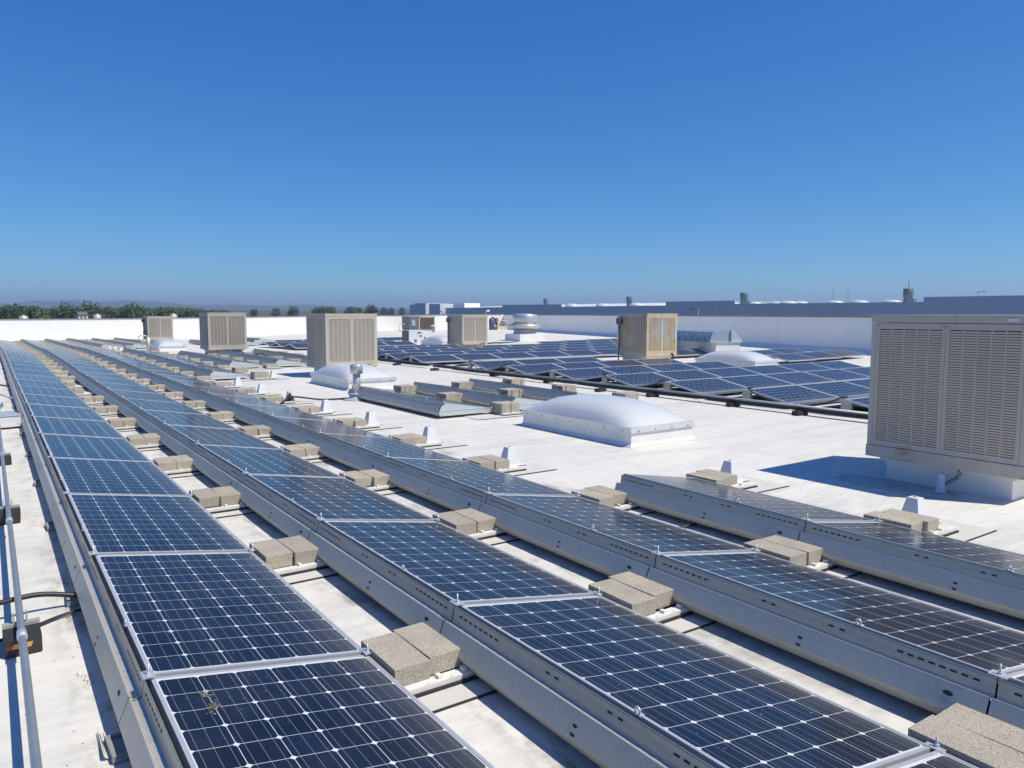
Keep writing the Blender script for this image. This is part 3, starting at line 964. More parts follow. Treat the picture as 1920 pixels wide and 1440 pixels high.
# ---------------------------------------------------------------- skylights
def make_skylight():
    t = thing('skylight', '', 'skylight')
    LX, LY = 1.2, 2.5
    mb = MB(); mb.box(0, LX, 0, LY, -.12, .185)
    for a in ((0, 0), ):
        mb.face([(-.045, -.045, .004), (LX + .045, -.045, .004), (LX + .002, -.002, .05), (-.002, -.002, .05)])
        mb.face([(-.045, LY + .045, .004), (-.045, -.045, .004), (-.002, -.002, .05), (-.002, LY + .002, .05)])
        mb.face([(LX + .045, -.045, .004), (LX + .045, LY + .045, .004), (LX + .002, LY + .002, .05), (LX + .002, -.002, .05)])
        mb.face([(LX + .045, LY + .045, .004), (-.045, LY + .045, .004), (-.002, LY + .002, .05), (LX + .002, LY + .002, .05)])
    mb.build('curb', M['curb'], t)
    e = .022
    mb = MB()
    for (x0, x1, y0, y1) in ((-e, 0 - .002, -e, LY + e), (LX + .002, LX + e, -e, LY + e), (-.002, LX + .002, -e, -.002), (-.002, LX + .002, LY + .002, LY + e)):
        mb.box(x0, x1, y0, y1, .192, .265)
    mb.box(-.002, LX + .002, -.002, LY + .002, .19, .262)
    for i in range(5):
        y = .2 + i * (LY - .4) / 4; mb.lathe([(.008, .2665), (.008, .270)], -.010, y, 6)
    mb.build('flange', M['flange'], t)
    mb = MB()
    for i in range(7):
        y = .15 + i * (LY - .3) / 6
        for x in (-e - .004,): mb.box(x, x + .006, y - .009, y + .009, .205, .223)
    for i in range(4):
        x = .12 + i * (LX - .24) / 3; mb.box(x - .009, x + .009, -e - .004, -e + .002, .205, .223)
    mb.build('screw', M['greymetal'], t)
    mb = MB(); n, m2 = 24, 36
    for j in range(m2 + 1):
        for i in range(n + 1):
            a, b = 2 * i / n - 1, 2 * j / m2 - 1
            h = .285 * (1 - abs(a) ** 3.2) ** .7 * (1 - abs(b) ** 2.9) ** .85
            mb.v.append((.005 + (LX - .01) * i / n, .005 + (LY - .01) * j / m2, .2655 + h))
    for j in range(m2):
        for i in range(n):
            q = j * (n + 1) + i
            mb.f.append((q, q + 1, q + n + 2, q + n + 1)); mb.mi.append(0); mb.sm.append(True)
    mb.build('dome', M['dome'], t)
    return t
SKY = Kind(make_skylight)
GS = 'white domed skylights'
for lab, x, y in (('white domed skylight in the middle of the bare roof, nearest the camera', 7.05, 7.33),
                  ('white domed skylight behind the tall vent pipe', 6.88, 16.6),
                  ('small far domed skylight in front of the leftmost coolers', 6.75, 39.6),
                  ('domed skylight standing among the gabled panels on the right', 20.35, 15.5),
                  ('domed skylight beside the white electrical cabinet', 20.8, 36.75)):
    SKY.put(lab, (x, y, zr(x + .6, y + 1.2)), (0, 0, 0), GS)

# ---------------------------------------------------------------- vent pipe, cables and small roof items
def vent_pipe():
    x, y = 6.30, 14.78
    t = thing('vent_pipe', 'galvanised vent pipe with round cap on a flared base', 'vent pipe', (x, y, 0))
    MB().lathe([(.30, .004), (.27, .01), (.17, .05), (.115, .10), (.105, .12)], n=32).build('base_flashing', M['galv_light'], t)
    MB().lathe([(.165, .125), (.165, .137), (.09, .145)], n=32).build('storm_collar', M['galv_light'], t)
    MB().lathe([(.078, .10), (.078, .60)], n=32).build('shaft', M['steel'], t)
    MB().lathe([(.09, .545), (.132, .56), (.132, .725), (.115, .745), (.03, .752)], n=32).build('cap', M['steel'], t)
vent_pipe()

def cable(name, pts, r, label, sub=5, mat='cable'):
    P = [Vector(p) for p in pts]; out = []
    for i in range(len(P) - 1):
        p0, p1, p2, p3 = P[max(i - 1, 0)], P[i], P[i + 1], P[min(i + 2, len(P) - 1)]
        for s_ in range(sub):
            f = s_ / sub
            out.append(.5 * ((2 * p1) + (p2 - p0) * f + (2 * p0 - 5 * p1 + 4 * p2 - p3) * f * f + (3 * p1 - p0 - 3 * p2 + p3) * f ** 3))
    out.append(P[-1])
    return tag(MB().tube(out, r, 7).build(name, M[mat]), label, 'cable' if 'cable' in name else 'pipe')
cable('cable', [(6.15, 14.9, .03), (5.6, 15.0, .03), (5.0, 15.0, .12), (4.6, 14.6, .03), (4.35, 14.4, .03)], .018, 'dark cable lying on the roof from the vent pipe base')
mb = MB().lathe([(.13, .004), (.11, .02), (.085, .05), (.06, .12), (.03, .16), (.02, .2)], n=20)
o = tag(mb.build('pipe_boot', M['black']), 'small black rubber pipe boot left of the vent pipe', 'pipe boot'); o.location = (4.97, 15.06, 0)

# conduit along the left edge on rubber blocks
def left_conduit():
    t = thing('conduit_run', 'galvanised conduit running along the left edge on rubber blocks', 'conduit')
    cz = .15
    ys = [-1.0, 3.15, 4.78, 6.2, 7.85, 10.9, 13.4]
    MB().tube([(.062, y, cz) for y in ys] + [(.06, 14.2, .17), (.09, 14.6, .30), (.13, 14.9, .32)], .018, 12).build('pipe', M['conduit'], t)
    for y in (2.2, 4.52, 7.15, 10.6): MB().tube([(.062, y - .05, cz), (.062, y + .05, cz)], .0235, 12).build('coupling', M['galv_light'], t)
    for y in (4.80, 7.83, 10.86):
        mb = MB(); mb.box(-.022, .152, y - .022, y + .02, .105, .124); mb.box(.028, .036, y - .014, y + .014, .124, .18); mb.box(.088, .096, y - .014, y + .014, .124, .18)
        mb.build('strut', M['galv'], t)
left_conduit()
def make_cblock():
    t = thing('rubber_block', '', 'rubber block')
    mb = MB(); mb.box(-.085, .085, -.105, .105, .004, .104)
    mb.build('block', M['black'], t, .006)
    return t
CB = Kind(make_cblock)
for y, lab in ((4.72, 'black rubber block with orange sticker under the left conduit, nearest'), (7.75, 'black rubber block under the left conduit, second from the front'), (10.80, 'black rubber block under the left conduit, farthest of three')):
    o = CB.put(lab, (.065, y, 0), (0, 0, random.uniform(-.06, .06)), 'rubber blocks under the left conduit', skip=('sticker',) if y > 5 else ())
    if y < 5:
        mb = MB(); mb.face([(-.055, -.1062, .045), (.035, -.1062, .045), (.045, -.1062, .072), (-.040, -.1062, .072)])
        mb.face([(-.075, -.1062, .045), (-.057, -.1062, .045), (-.042, -.1062, .072), (-.055, -.1062, .072)], 1)
        mb.build('sticker', [M['orange'], M['red']], o)
cable('cable', [(-.6, 5.0, .10), (-.2, 5.18, .105), (.06, 5.22, .12), (.2, 5.24, .11), (.40, 5.24, .06), (.55, 5.2, .06)], .016, 'thick black cable crossing the left conduit into the first row')
cable('cable', [(-.6, 4.5, .02), (-.2, 4.75, .02), (.06, 4.92, .02), (.3, 5.08, .02), (.55, 5.1, .03)], .009, 'thin black cable below the thick one beside the first row')
# equipment farther along the left edge
def junction_box():
    t = thing('junction_box', 'pale grey junction box lying beside the leftmost deflector', 'junction box', (.10, 14.0, 0), (0, 0, R(8)))
    mb = MB(); mb.box(-.02, .27, .05, .75, .03, .20); mb.build('enclosure', M['white'], t, .01)
    mb = MB(); mb.box(-.03, .28, .04, .76, .202, .212); mb.build('lid', M['galv_light'], t, .003)
    mb = MB(); mb.box(.02, .08, .1, .7, .004, .029); mb.box(.18, .24, .1, .7, .004, .029); mb.build('skid', M['black'], t)
junction_box()
cable('conduit_pipe', [(-1.2, 16.0, .2), (-.4, 16.0, .2), (.02, 16.0, .2), (.10, 15.9, .2), (.12, 15.5, .21), (.13, 15.0, .3)], .022, 'galvanised conduit elbow turning left beyond the junction box', 5, 'conduit')
cable('conduit_pipe', [(-1.2, 18.4, .2), (-.3, 18.4, .2), (.1, 18.4, .18), (.3, 18.35, .10), (.42, 18.3, .08)], .022, 'galvanised conduit crossing to the leftmost row farther away', 5, 'conduit')
cable('cable', [(-1.2, 22.4, .03), (-.4, 22.2, .09), (.0, 22.0, .12), (.32, 21.9, .05), (.48, 21.9, .05)], .02, 'dark cable crossing the left walkway far along the first row')

# curled membrane flap beside the nearest foot
mb = MB()
pr_ = [(0, 0), (.02, .002), (.034, .008), (.042, .018), (.043, .028)]
for (xa, za), (xb, zb) in zip(pr_, pr_[1:]):
    mb.face([(-xa, 0, za + .005), (-xb, .01, zb + .005), (-xb * .9, .24, zb * .3 + .005), (-xa, .25, za * .3 + .005)], 0, True)
    mb.face([(-xa, 0, za + .003), (-xa, .25, za * .3 + .003), (-xb * .9, .24, zb * .3 + .003), (-xb, .01, zb + .003)], 0, True)
mb.box(0, .10, 0, .42, .003, .006)
o = tag(mb.build('membrane_flap', M['slip']), 'loose curled membrane patch beside the nearest mounting foot', 'membrane patch'); o.location = (.335, 3.30, 0)

rnd = random.Random(5)
mb = MB()
for (x, y) in ((.335, 5.72), (.315, 4.1), (.32, 5.05), (.31, 3.42)):
    for i in range(26):
        a, l = rnd.uniform(0, 6.28), rnd.uniform(.012, .035)
        px_, py_ = x + rnd.gauss(0, .018), y + rnd.gauss(0, .05)
        tip = Vector((px_ + math.cos(a) * l, py_ + math.sin(a) * l, .004 + rnd.uniform(.004, .022)))
        mb.face([(px_ - .002, py_, .003), (px_ + .002, py_, .003), tip])
tag(mb.build('moss_tufts', mottled('dry_moss', (.22, .21, .07), (.14, .13, .05), 30, .9)), kind='stuff')
mb = MB()
for i in range(240):
    x, y = rnd.uniform(-.5, .34), rnd.uniform(2.2, 12) if i < 120 else rnd.uniform(2, 9)
    if i >= 120: x = rnd.uniform(5.6, 7.6); y = rnd.uniform(2.5, 11)
    r = rnd.uniform(.002, .007)
    pts = [(x + r * rnd.uniform(.5, 1.4) * math.cos(q * 1.257), y + r * rnd.uniform(.5, 1.4) * math.sin(q * 1.257), .0015 + zr(x, y)) for q in range(5)]
    mb.face(pts); mb.face([pts[0], pts[2], (x, y, zr(x, y) + .004)])
tag(mb.build('roof_grit', M['bark']), kind='stuff')

# short lengths of black string cable under the gaps
for i, (x, y, nm) in enumerate(((1.47, 5.12, 'second'), (2.92, 5.16, 'third'), (2.92, 3.1, 'nearest'), (4.42, 4.25, 'mid-panel'))):
    cable('cable', [(x, y, .03), (x + .12, y - .02, .02), (x + .25, y + .01, .018), (x + .40, y - .02, .03), (x + .5, y, .05)], .010, 'black string cable in the gap at the %s joint by row %s' % (nm, ('one', 'two', 'two near', 'three')[i]))
cable('cable', [(8.0, 30.0, .08), (8.6, 29.6, .25), (9.0, 29.9, .12), (8.7, 30.3, .05), (9.4, 29.5, .04), (9.9, 29.6, .18), (10.4, 29.0, .03)], .03, 'coiled black hose on the roof below the far beige cooler')

# goose-neck pipe beside the far skylight
t = thing('gooseneck_pipe', 'grey gooseneck pipe left of the far skylight', 'vent pipe', (6.45, 40.6, zr(6.4, 40.6)))
MB().tube([(0, 0, 0), (0, 0, .66)], .10, 12).build('post', M['galv'], t)
MB().tube([(0, 0, .4), (-.25, 0, .45), (-.42, 0, .6), (-.44, 0, .68), (-.35, 0, .75), (-.1, 0, .75), (.1, 0, .6)], .025, 8).build('hook', M['galv'], t)

# white electrical cabinet
t = thing('electrical_cabinet', 'white electrical cabinet with dark side standing among far panels', 'cabinet', (20.4, 40.0, zr(20.4, 40) - .05))
mb = MB(); mb.box(0, 1.0, 0, .9, .05, .88); mb.build('enclosure', M['white'], t, .02)
mb = MB(); mb.box(.55, .80, -.012, -.001, .70, .78); mb.box(.68, .85, -.012, -.001, .50, .58); mb.box(.35, .50, -.02, -.001, .18, .34); mb.build('vent_grille', M['greymetal'], t)
mb = MB(); mb.box(-.06, -.002, .1, .8, .2, .86); mb.build('side_duct', M['greymetal'], t)

# round exhaust fan
t = thing('exhaust_fan', 'round silver upblast exhaust fan on a white curb', 'exhaust fan', (28.75, 39.9, zr(28.7, 40)))
mb = MB(); mb.box(-1.0, 1.0, -.85, .85, -.2, .42); mb.build('curb', M['curb'], t, .03)
MB().lathe([(.80, .42), (.74, .50), (.72, .72)], n=40).build('throat', M['steel'], t)
MB().lathe([(.70, .74), (.95, .80), (1.02, .90), (1.02, .97), (.86, 1.06), (.74, 1.08)], n=40).build('wind_band', M['steel'], t)
MB().lathe([(.80, 1.09), (.80, 1.62), (.74, 1.68), (.30, 1.74)], n=40).build('motor_cover', M['steel'], t)
cable('cable', [(22.0, 35.6, .03), (24.0, 36.4, .12), (25.2, 37.4, .06), (26.4, 38.0, .05), (27.6, 38.9, .04)], .045, 'black cable running from the tan cooler to the exhaust fan')

# louvred relief hood at the right wall
t = thing('relief_hood', 'blue grey louvred relief hood near the right parapet', 'vent hood', (24.3, 20.6, zr(25.5, 22.5)), (0, 0, R(-17)))
mb = MB(); mb.box(.15, 1.3, .0, 4.6, -.2, .60); mb.build('curb', M['curb'], t)
mb = MB()
for i in range(9):
    y = .12 + i * .5
    pts = []
    prof = [(-.05, .62), (.0, .86), (.10, 1.02), (.28, 1.09), (.9, 1.12), (.9, .62)]
    lo = [(x, y, z) for x, z in prof]; hi = [(x, y + .44, z) for x, z in prof]
    nn = len(prof)
    mb.face(lo[::-1]); mb.face(hi)
    for a in range(nn):
        b = (a + 1) % nn
        mb.face([lo[a], lo[b], hi[b], hi[a]])
mb.build('louvre', M['hood'], t)
mb = MB()
prof = [(.902, .62), (.902, 1.11), (1.05, 1.08), (1.4, .72), (1.4, .62)]
lo = [(x, .05, z) for x, z in prof]; hi = [(x, 4.6, z) for x, z in prof]
mb.face(lo); mb.face(hi[::-1])
for a in range(5): b = (a + 1) % 5; mb.face([lo[b], lo[a], hi[a], hi[b]])
mb.box(-.12, 1.5, -.05, 4.7, .602, .618)
mb.build('cover', M['galv_light'], t)

# packaged air conditioner against the far parapet
t = thing('air_conditioner', 'grey packaged air conditioner with dark coil against the far parapet', 'air conditioner', (34.1, 66.8, zr(35, 67)))
mb = MB(); mb.box(0, 2.9, 0, 1.6, .12, 1.42); mb.build('cabinet', M['greymetal'], t, .03)
mb = MB(); mb.box(1.15, 2.75, -.02, -.002, .25, 1.32); mb.build('coil', M['darkbrown'], t)
mb = MB(); mb.box(1.05, 1.148, -.04, -.002, .14, 1.40); mb.box(2.752, 2.86, -.04, -.002, .14, 1.40); mb.box(1.05, 2.86, -.04, -.002, 1.322, 1.4); mb.build('coil_frame', M['cooler'], t)
mb = MB(); mb.box(.25, .65, -.05, -.001, .5, 1.1); mb.build('control_panel', M['hood'], t)
mb = MB(); mb.box(.1, 2.8, .1, 1.5, -.2, .119); mb.build('curb', M['curb'], t)
MB().tube([(-.8, .5, -.1), (-.85, .5, .5), (-.7, .5, .68), (-.1, .5, .7), (.0, .5, .7)], .03, 8).build('conduit', M['galv'], t)
t = thing('vent_pipe', 'small grey mushroom vent in front of the parapet air conditioner', 'vent pipe', (33.9, 61.5, zr(34, 61.5)))
MB().lathe([(.13, 0), (.13, .5)], n=16).build('shaft', M['galv'], t)
MB().lathe([(.13, .5), (.33, .52), (.3, .62), (.12, .70)], n=16).build('cap', M['galv_light'], t)

# things by the corner of the parapets
t = thing('storage_tank', 'slim blue tank with white pipe near the parapet corner', 'tank', (43.6, 66.5, zr(43, 66)))
MB().lathe([(.3, -.1), (.3, 1.0), (.22, 1.2), (.1, 1.25)], n=16).build('shell', M['blue'], t)
MB().tube([(-.75, 0, 0), (-.75, 0, 1.6), (-.65, 0, 1.95), (-.3, 0, 2.0)], .11, 8).build('pipe', M['white'], t)
MB().tube([(.55, 0, 0), (.6, 0, .6), (.5, 0, 1.0), (.3, 0, 1.25), (0, 0, 1.35)], .06, 8).build('hose', M['cable'], t)
t = thing('wall_sign', 'small red sign on the far parapet near its right corner', 'sign', (46.5, 69.95, .95))
mb = MB(); mb.box(-.22, .22, -.02, 0, -.32, .36); sgn = mb.build('sign_plate', M['red'], t)
mb = MB()
for z in (-.16, .0, .16): mb.box(-.14, .14, -.024, -.0205, z - .02, z + .02)
mb.build('lettering', M['white'], sgn)
t = thing('access_hatch', 'pale yellow access hatch box beside the parapet corner', 'hatch', (44.95, 66.6, zr(45, 66)))
mb = MB(); mb.box(-.8, .5, -.4, .4, -.1, .36); mb.build('box_body', M['yellow'], t, .02)
MB().tube([(-.75, -.41, .36), (-.75, -.41, .95), (.4, -.41, .95), (.4, -.41, .36)], .035, 8).build('guard_rail', M['yellow'], t)

# ---------------------------------------------------------------- neighbouring buildings
NA, NB = Vector((90.87, 157.16, 0)), Vector((107.609, 41.678, 0))
nd = (NB - NA).normalized(); no = Vector((-nd.y, nd.x, 0))
if no.x < 0: no = -no
NLEN = (NB - NA).length
def nb_wall():
    t = thing('warehouse', 'long blue grey warehouse behind the right parapet', 'warehouse')
    segs = [(-1.4, 18.9, 3.17, 3.25), (18.9, 36.8, 3.73, 3.69), (36.8, 62.3, 3.19, 3.29), (62.3, 76.1, 3.95, 3.95), (76.1, 105, 3.42, 3.42), (105, 150, 4.08, 4.2)]
    mb = MB()
    for a, b, z0, z1 in segs:
        wall_between(mb, NA + nd * a, NA + nd * (b - .004), -9, z0, -9, z1, .4, no)
    wall_between(mb, NA + nd * -1.4 + no * .41, NA + nd * -1.4 + no * 60, -9, 3.2, -9, 3.2, .4, nd)
    mb.build('wall', M['greywall'], t)
    mb = MB()
    a, b = NA + nd * -.9 + no * .5, NA + nd * 150 + no * .5
    z = 2.9
    mb.face([a + Vector((0, 0, z)), b + Vector((0, 0, z)), b + no * 60 + Vector((0, 0, z + .7)), a + no * 60 + Vector((0, 0, z + .7))])
    mb.build('roof_deck', M['parapet'], t)
    mb = MB()
    for a, b, h, off in ((37.2, 62, 1.0, 44),):
        wall_between(mb, NA + nd * a + no * off, NA + nd * (b - .01) + no * off, 2.2, 3.5 + h, 2.2, 3.5 + h, .4, no)
    mb.build('rear_parapet', M['parapet'], t)
    mb = MB()
    a, b = NA + nd * -38 + no * 22, NA + nd * 36.5 + no * 22
    mb.hexa([a + Vector((0, 0, 2.4)), b + Vector((0, 0, 2.4)), b + no * 45 + Vector((0, 0, 2.4)), a + no * 45 + Vector((0, 0, 2.4))],
            [a + Vector((0, 0, 3.35)), b + Vector((0, 0, 3.45)), b + no * 45 + Vector((0, 0, 5.0)), a + no * 45 + Vector((0, 0, 4.7))])
    mb.build('sunlit_slab', M['parapet'], t)  # tilted slab added to catch sun, standing for a parapet's lit inner face
    # rows of small domed roof lights seen edge on
    rnd = random.Random(2)
    for i in range(18):
        s_, of = 30 + i * 4.6 + rnd.uniform(-.6, .6), rnd.choice((10, 16, 22))
        c = NA + nd * s_ + no * of; zz = 2.9 + .7 * of / 60
        mb = MB(); mb.lathe([(1.5, zz - .1), (1.5, zz + .62), (1.2, zz + .82), (.5, zz + .98)], c.x, c.y, 12)
        mb.build('roof_light', M['dome'], t)
nb_wall()
def nb_vent(s_, off, z1, r, label, mast=0):
    c = NA + nd * s_ + no * off
    t = thing('roof_ventilator', label, 'ventilator', (c.x, c.y, 3.0))
    MB().lathe([(r * .9, 0), (r * .9, (z1 - 3) * .5), (r, (z1 - 3) * .55), (r, z1 - 3 - .05), (r * .9, z1 - 3)], n=16).build('drum', M['vent'], t)
    mb = MB(); mb.box(r * .2, r * 1.4, -r, r * .2, 0, (z1 - 3) * .42); mb.build('motor_box', M['vent'], t)
    if mast: MB().tube([(0, 0, z1 - 3), (0, 0, z1 - 3 + mast)], .05, 6).build('mast', M['greymetal'], t)
nb_vent(17.6, 15, 5.32, .55, 'dark roof ventilator on the warehouse, leftmost of four')
nb_vent(42.3, 15, 5.41, .62, 'dark roof ventilator on the warehouse above the rusty cooler')
nb_vent(69.1, 15, 5.66, .72, 'dark roof ventilator on the warehouse right of the raised parapet')
nb_vent(97.7, 15, 5.75, .75, 'dark roof ventilator on the warehouse carrying a thin mast', 1.7)
def light_pole(s_, off, z1, arm, label, z0=-9, th=.09):
    c = NA + nd * s_ + no * off
    t = thing('light_pole', label, 'light pole', (c.x, c.y, 0))
    MB().tube([(0, 0, z0), (0, 0, z1)], th, 8).build('pole', M['greymetal'], t)
    a = nd * -arm
    mb = MB(); mb.tube([(0, 0, z1), (a.x, a.y, z1 + .03)], th * .8, 6); mb.box(a.x - .2, a.x + .2, a.y - .3, a.y + .3, z1 - .02, z1 + .12)
    mb.build('lamp_head', M['greymetal'], t)
light_pole(78.2, -14, 2.45, .9, 'dark light pole in front of the warehouse wall')
light_pole(20.5, -18, 2.25, .9, 'dark light pole before the warehouse, left of the exhaust fan')
light_pole(95, 60, 6.2, -1.1, 'dark light pole standing beyond the warehouse roof')
# pylons far behind
def pylon(x, y, h, label):
    t = thing('pylon', label, 'pylon', (x, y, -9), (0, 0, R(30)))
    mb = MB(); b = 2.6
    for sx_ in (-1, 1):
        for sy_ in (-1, 1): mb.tube([(b * sx_, b * sy_, 0), (.3 * sx_, .3 * sy_, h)], .09, 4)
    for i in range(7):
        f, g = i / 7, (i + 1) / 7
        w0, w1 = b + (.3 - b) * f, b + (.3 - b) * g
        mb.tube([(-w0, -w0, h * f), (w1, -w1, h * g)], .05, 4); mb.tube([(w0, -w0, h * f), (-w1, -w1, h * g)], .05, 4)
    mb.build('lattice', M['greymetal'], t)
    mb = MB()
    for z, l in ((h * .74, 4.2), (h * .84, 5.0), (h * .94, 3.6)): mb.tube([(-l, 0, z), (l, 0, z)], .08, 4)
    mb.build('cross_arm', M['greymetal'], t)
pylon(800, 505, 42, 'far lattice pylon beyond the warehouse, left of the pair')
pylon(812, 494, 42, 'far lattice pylon beyond the warehouse, right of the pair')

def tower_block():
    t = thing('warehouse', 'tall blue grey building end with sunlit flanks at the left of the warehouse', 'warehouse')
    mb = MB()
    q = lambda s_, of: NA + nd * s_ + no * of
    wall_between(mb, q(-14.7, -1), q(-12.72, -1), -9, 4.03, -9, 4.03, 9, no)
    wall_between(mb, q(-12.7, -1), q(-8.0, -1), -9, 4.36, -9, 4.36, 9, no)
    wall_between(mb, q(-6.6, -1), q(-2.2, -1), -9, 4.15, -9, 4.15, 4, no)
    mb.build('wall', M['greywall'], t)
    mb = MB()
    wall_between(mb, q(-7.9, 6), q(-1.5, 6), -9, 4.38, -9, 4.38, 5, no)
    mb.build('lit_flank', M['parapet'], t)  # sunlit end faces of the grey blocks, painted in as white
tower_block()

# low building behind the far parapet, with two roof ventilators showing above it
def low_building():
    t = thing('warehouse', 'low white building hidden behind the far parapet with one pale roof edge showing', 'warehouse')
    mb = MB(); mb.box(-30, 35, 92, 130, -9, .1); mb.build('wall', M['parapet'], t)
    mb = MB(); mb.box(12.4, 17.2, 96, 97, .101, 1.28); mb.build('roof_edge', M['parapet'], t)
low_building()
for x, y, z1, r, lab in ((3.2, 95.5, 1.55, .42, 'pale grey roof ventilator above the far parapet, leftmost'), (10.1, 95.5, 1.68, .40, 'pale grey roof ventilator above the far parapet, left of the white edge'), (17.9, 95.0, 1.72, .40, 'pale grey roof ventilator beside the far left cooler')):
    t = thing('roof_ventilator', lab, 'ventilator', (x, y, .1))
    MB().lathe([(r * .8, 0), (r * .8, (z1 - .1) * .4), (r, (z1 - .1) * .45), (r, z1 - .15), (r * .8, z1 - .1)], n=14).build('drum', M['galv'], t)
    MB().lathe([(r * .6, z1 - .099), (r * .25, z1 + .02)], n=14).build('cap', M['galv'], t)

# ---------------------------------------------------------------- trees
def make_tree_kind(seed, h, w, leaf, loose, tall=False):
    rnd = random.Random(seed)
    def mk():
        t = thing('tree', '', 'tree')
        mb = MB()
        mb.tube([(0, 0, 0), (.1, 0, h * .3), (.0, .1, h * .62)], [.32, .24, .1], 7)
        limbs = []
        for i in range(6):
            a = rnd.uniform(0, 6.28); z0 = h * rnd.uniform(.22, .5)
            e = Vector((math.cos(a) * w * .33, math.sin(a) * w * .33, z0 + h * rnd.uniform(.15, .3)))
            mb.tube([(0, 0, z0), (e.x * .5, e.y * .5, z0 + (e.z - z0) * .6), e], [.13, .09, .04], 5); limbs.append(e)
        mb.build('trunk', M['bark'], t)
        mb = MB()
        cl = []
        for i in range(34):
            a = rnd.uniform(0, 6.28); rr = w * .5 * math.sqrt(rnd.random()) * .85
            z = h * rnd.uniform(.22, .95)
            env = 1 - max(0, (z / h - .55) / .5) ** 1.6
            cl.append((Vector((math.cos(a) * rr * env, math.sin(a) * rr * env, z)), rnd.uniform(.15, .27) * w * (.6 if tall else 1)))
        for c, r in cl:
            for q in range(110):
                d = Vector((rnd.gauss(0, 1), rnd.gauss(0, 1), rnd.gauss(0, 1))).normalized()
                p = c + d * r * (rnd.random() ** (.35 if not loose else .6))
                n = (d + Vector((rnd.gauss(0, .5), rnd.gauss(0, .5), rnd.gauss(0, .5)))).normalized()
                e1 = n.orthogonal().normalized(); e2 = n.cross(e1)
                s_ = rnd.uniform(.2, .42)
                mb.face([p + e1 * s_, p + e2 * s_ * .7, p - e1 * s_, p - e2 * s_ * .7])
        mb.build('crown', leaf, t)
        return t
    return Kind(mk)
TK = [(make_tree_kind(1, 10.5, 9, M['leafA'], False), 10.5, 'dark round-crowned'), (make_tree_kind(2, 9, 9.5, M['leafB'], True), 9, 'mid green spreading'),
      (make_tree_kind(3, 9.5, 8, M['leafC'], True), 9.5, 'olive brown thin-crowned'), (make_tree_kind(4, 12, 4.5, M['leafA'], False, True), 12, 'slim tall dark')]
def pix_dir(px): return YAW + math.atan((px - 960) / FPX)
def zterr(d): return -9 + max(0, d - 250) * .0092
def plant(px, d, top_px, kind, lab):
    """stand a tree d metres away in the direction of the fields; its height follows from what shows above the wall"""
    a = pix_dir(px)
    K, h, _ = TK[kind]
    depth = d * math.cos(a - YAW)
    ztop = CAM_H + (588.2 - top_px) * depth / FPX
    x, y = d * math.sin(a), d * math.cos(a)
    o = K.put(lab, (x, y, zterr(d)), (0, 0, random.uniform(0, 6.28)), 'trees along the horizon')
    s_ = (ztop - zterr(d)) / h
    o.scale = (s_, s_, s_)
rt = random.Random(21)
spots = []
px = -14
while px < 432:
    t_ = 582.5 - 4.5 * rt.random()
    if 15 < px < 35 or 300 < px < 420: t_ = 579.5 + rt.random() * 3
    if px > 380: t_ += 4
    spots.append((px, rt.uniform(330, 470), t_, rt.choice((0, 1, 1, 2, 0, 1)) if px > 200 else rt.choice((0, 1, 2, 2, 1))))
    px += rt.uniform(7, 11)
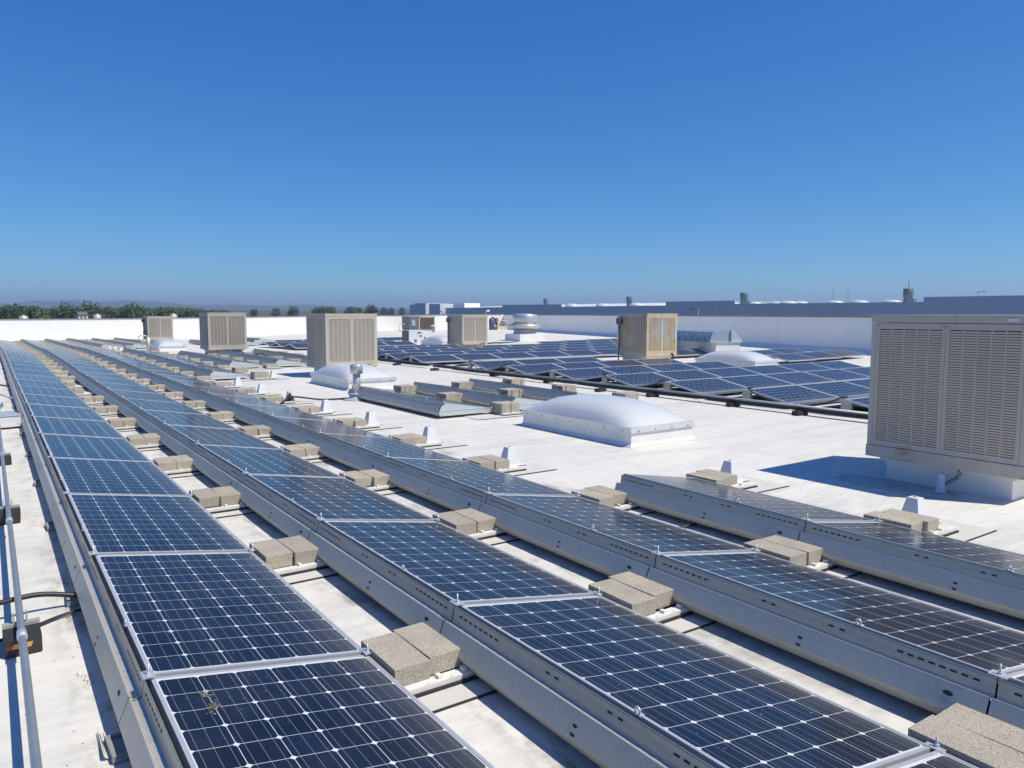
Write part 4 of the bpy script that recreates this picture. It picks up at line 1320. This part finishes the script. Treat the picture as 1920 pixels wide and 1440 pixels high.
special = [(25, 320, 575.5, 0, 'dark rounded tree at the far left of the tree line'), (171, 318, 572.5, 0, 'tallest tree right of the white house'), (128, 325, 575, 0, 'round tree just left of the white house'), (247, 322, 574, 0, 'dense green tree above the far left cooler'),
           (66, 330, 574, 3, 'slim dark cypress in the tree line'), (92, 520, 577, 3, 'small far cypress in the tree line'), (105, 530, 577.5, 3, 'second small far cypress in the tree line'),
           (551, 560, 576.5, 0, 'lone dark tree in the brown field'), (596, 600, 578, 0, 'dark tree left of the beige cooler top'), (606, 590, 576.5, 0, 'bushy tree above the beige cooler top'), (622, 640, 577, 1, 'small tree above the middle of the cooler'),
           (660, 600, 577.5, 1, 'low tree above the right half of the cooler'), (672, 610, 578, 0, 'second low tree above the right half of the cooler'), (698, 480, 574.5, 0, 'large dark tree above the right edge of the cooler'), (720, 900, 577.5, 1, 'far tree between the cooler and the grey building'), (735, 880, 578.5, 0, 'far low tree beside the grey building'),
           (755, 1000, 577.5, 0, 'farthest tree touching the grey building'), (480, 700, 580, 2, 'brown tree in the field right of the second cooler'), (520, 760, 579.5, 1, 'low field tree left of the lone dark tree')]
for px, d, tp, kd, lab in special: plant(px, d, tp, kd, lab)
for i, (px, d, tp, kd) in enumerate(spots):
    plant(px, d, tp, kd, '%s tree in the far tree line, %s from the left' % (TK[kd][2], nth(i + 1) if i + 1 < 40 else 'last'))

# white house among the trees
a = pix_dir(157); d = 305
t = thing('house', 'small white house with grey roof among the far trees', 'house', (d * math.sin(a), d * math.cos(a), -9), (0, 0, R(12)))
mb = MB(); mb.box(-1.5, 1.5, -1.3, 1.3, 0, 10.4); mb.build('wall', M['housewhite'], t)
mb = MB(); lo = [(-1.8, -1.6, 10.4), (1.8, -1.6, 10.4), (1.8, 1.6, 10.4), (-1.8, 1.6, 10.4)]; hi = [(-1.4, -.1, 11.5), (1.4, -.1, 11.5), (1.4, .1, 11.5), (-1.4, .1, 11.5)]
mb.hexa(lo, hi); mb.build('roof', M['greymetal'], t)
mb = MB(); mb.box(-.9, -.3, -1.34, -1.301, 9.0, 9.9); mb.box(.3, .9, -1.34, -1.301, 9.0, 9.9); mb.build('window', M['greymetal'], t)

# ---------------------------------------------------------------- air between here and the hills
def haze():
    mb = MB(); mb.box(-3200, 8800, -800, 8800, -12, 132)
    o = mb.build('haze', [])
    k = bpy.data.materials.new('haze_air'); k.use_nodes = True
    n = k.node_tree.nodes; l = k.node_tree.links
    n.remove(n['Principled BSDF'])
    v = n.new('ShaderNodeVolumePrincipled')
    v.inputs['Color'].default_value = (.58, .78, 1, 1)
    v.inputs['Density'].default_value = .00027
    v.inputs['Anisotropy'].default_value = .2
    l.new(v.outputs[0], n['Material Output'].inputs['Volume'])
    o.data.materials.append(k)
    tag(o, kind='stuff')
haze()
for K in (PANEL72, PANEL60, DEFL, TRAY, TRAY_END, BLOCK, CONE, ENDP, FOOT, RB, CB, COOL, SKY, GSUP): K.done()
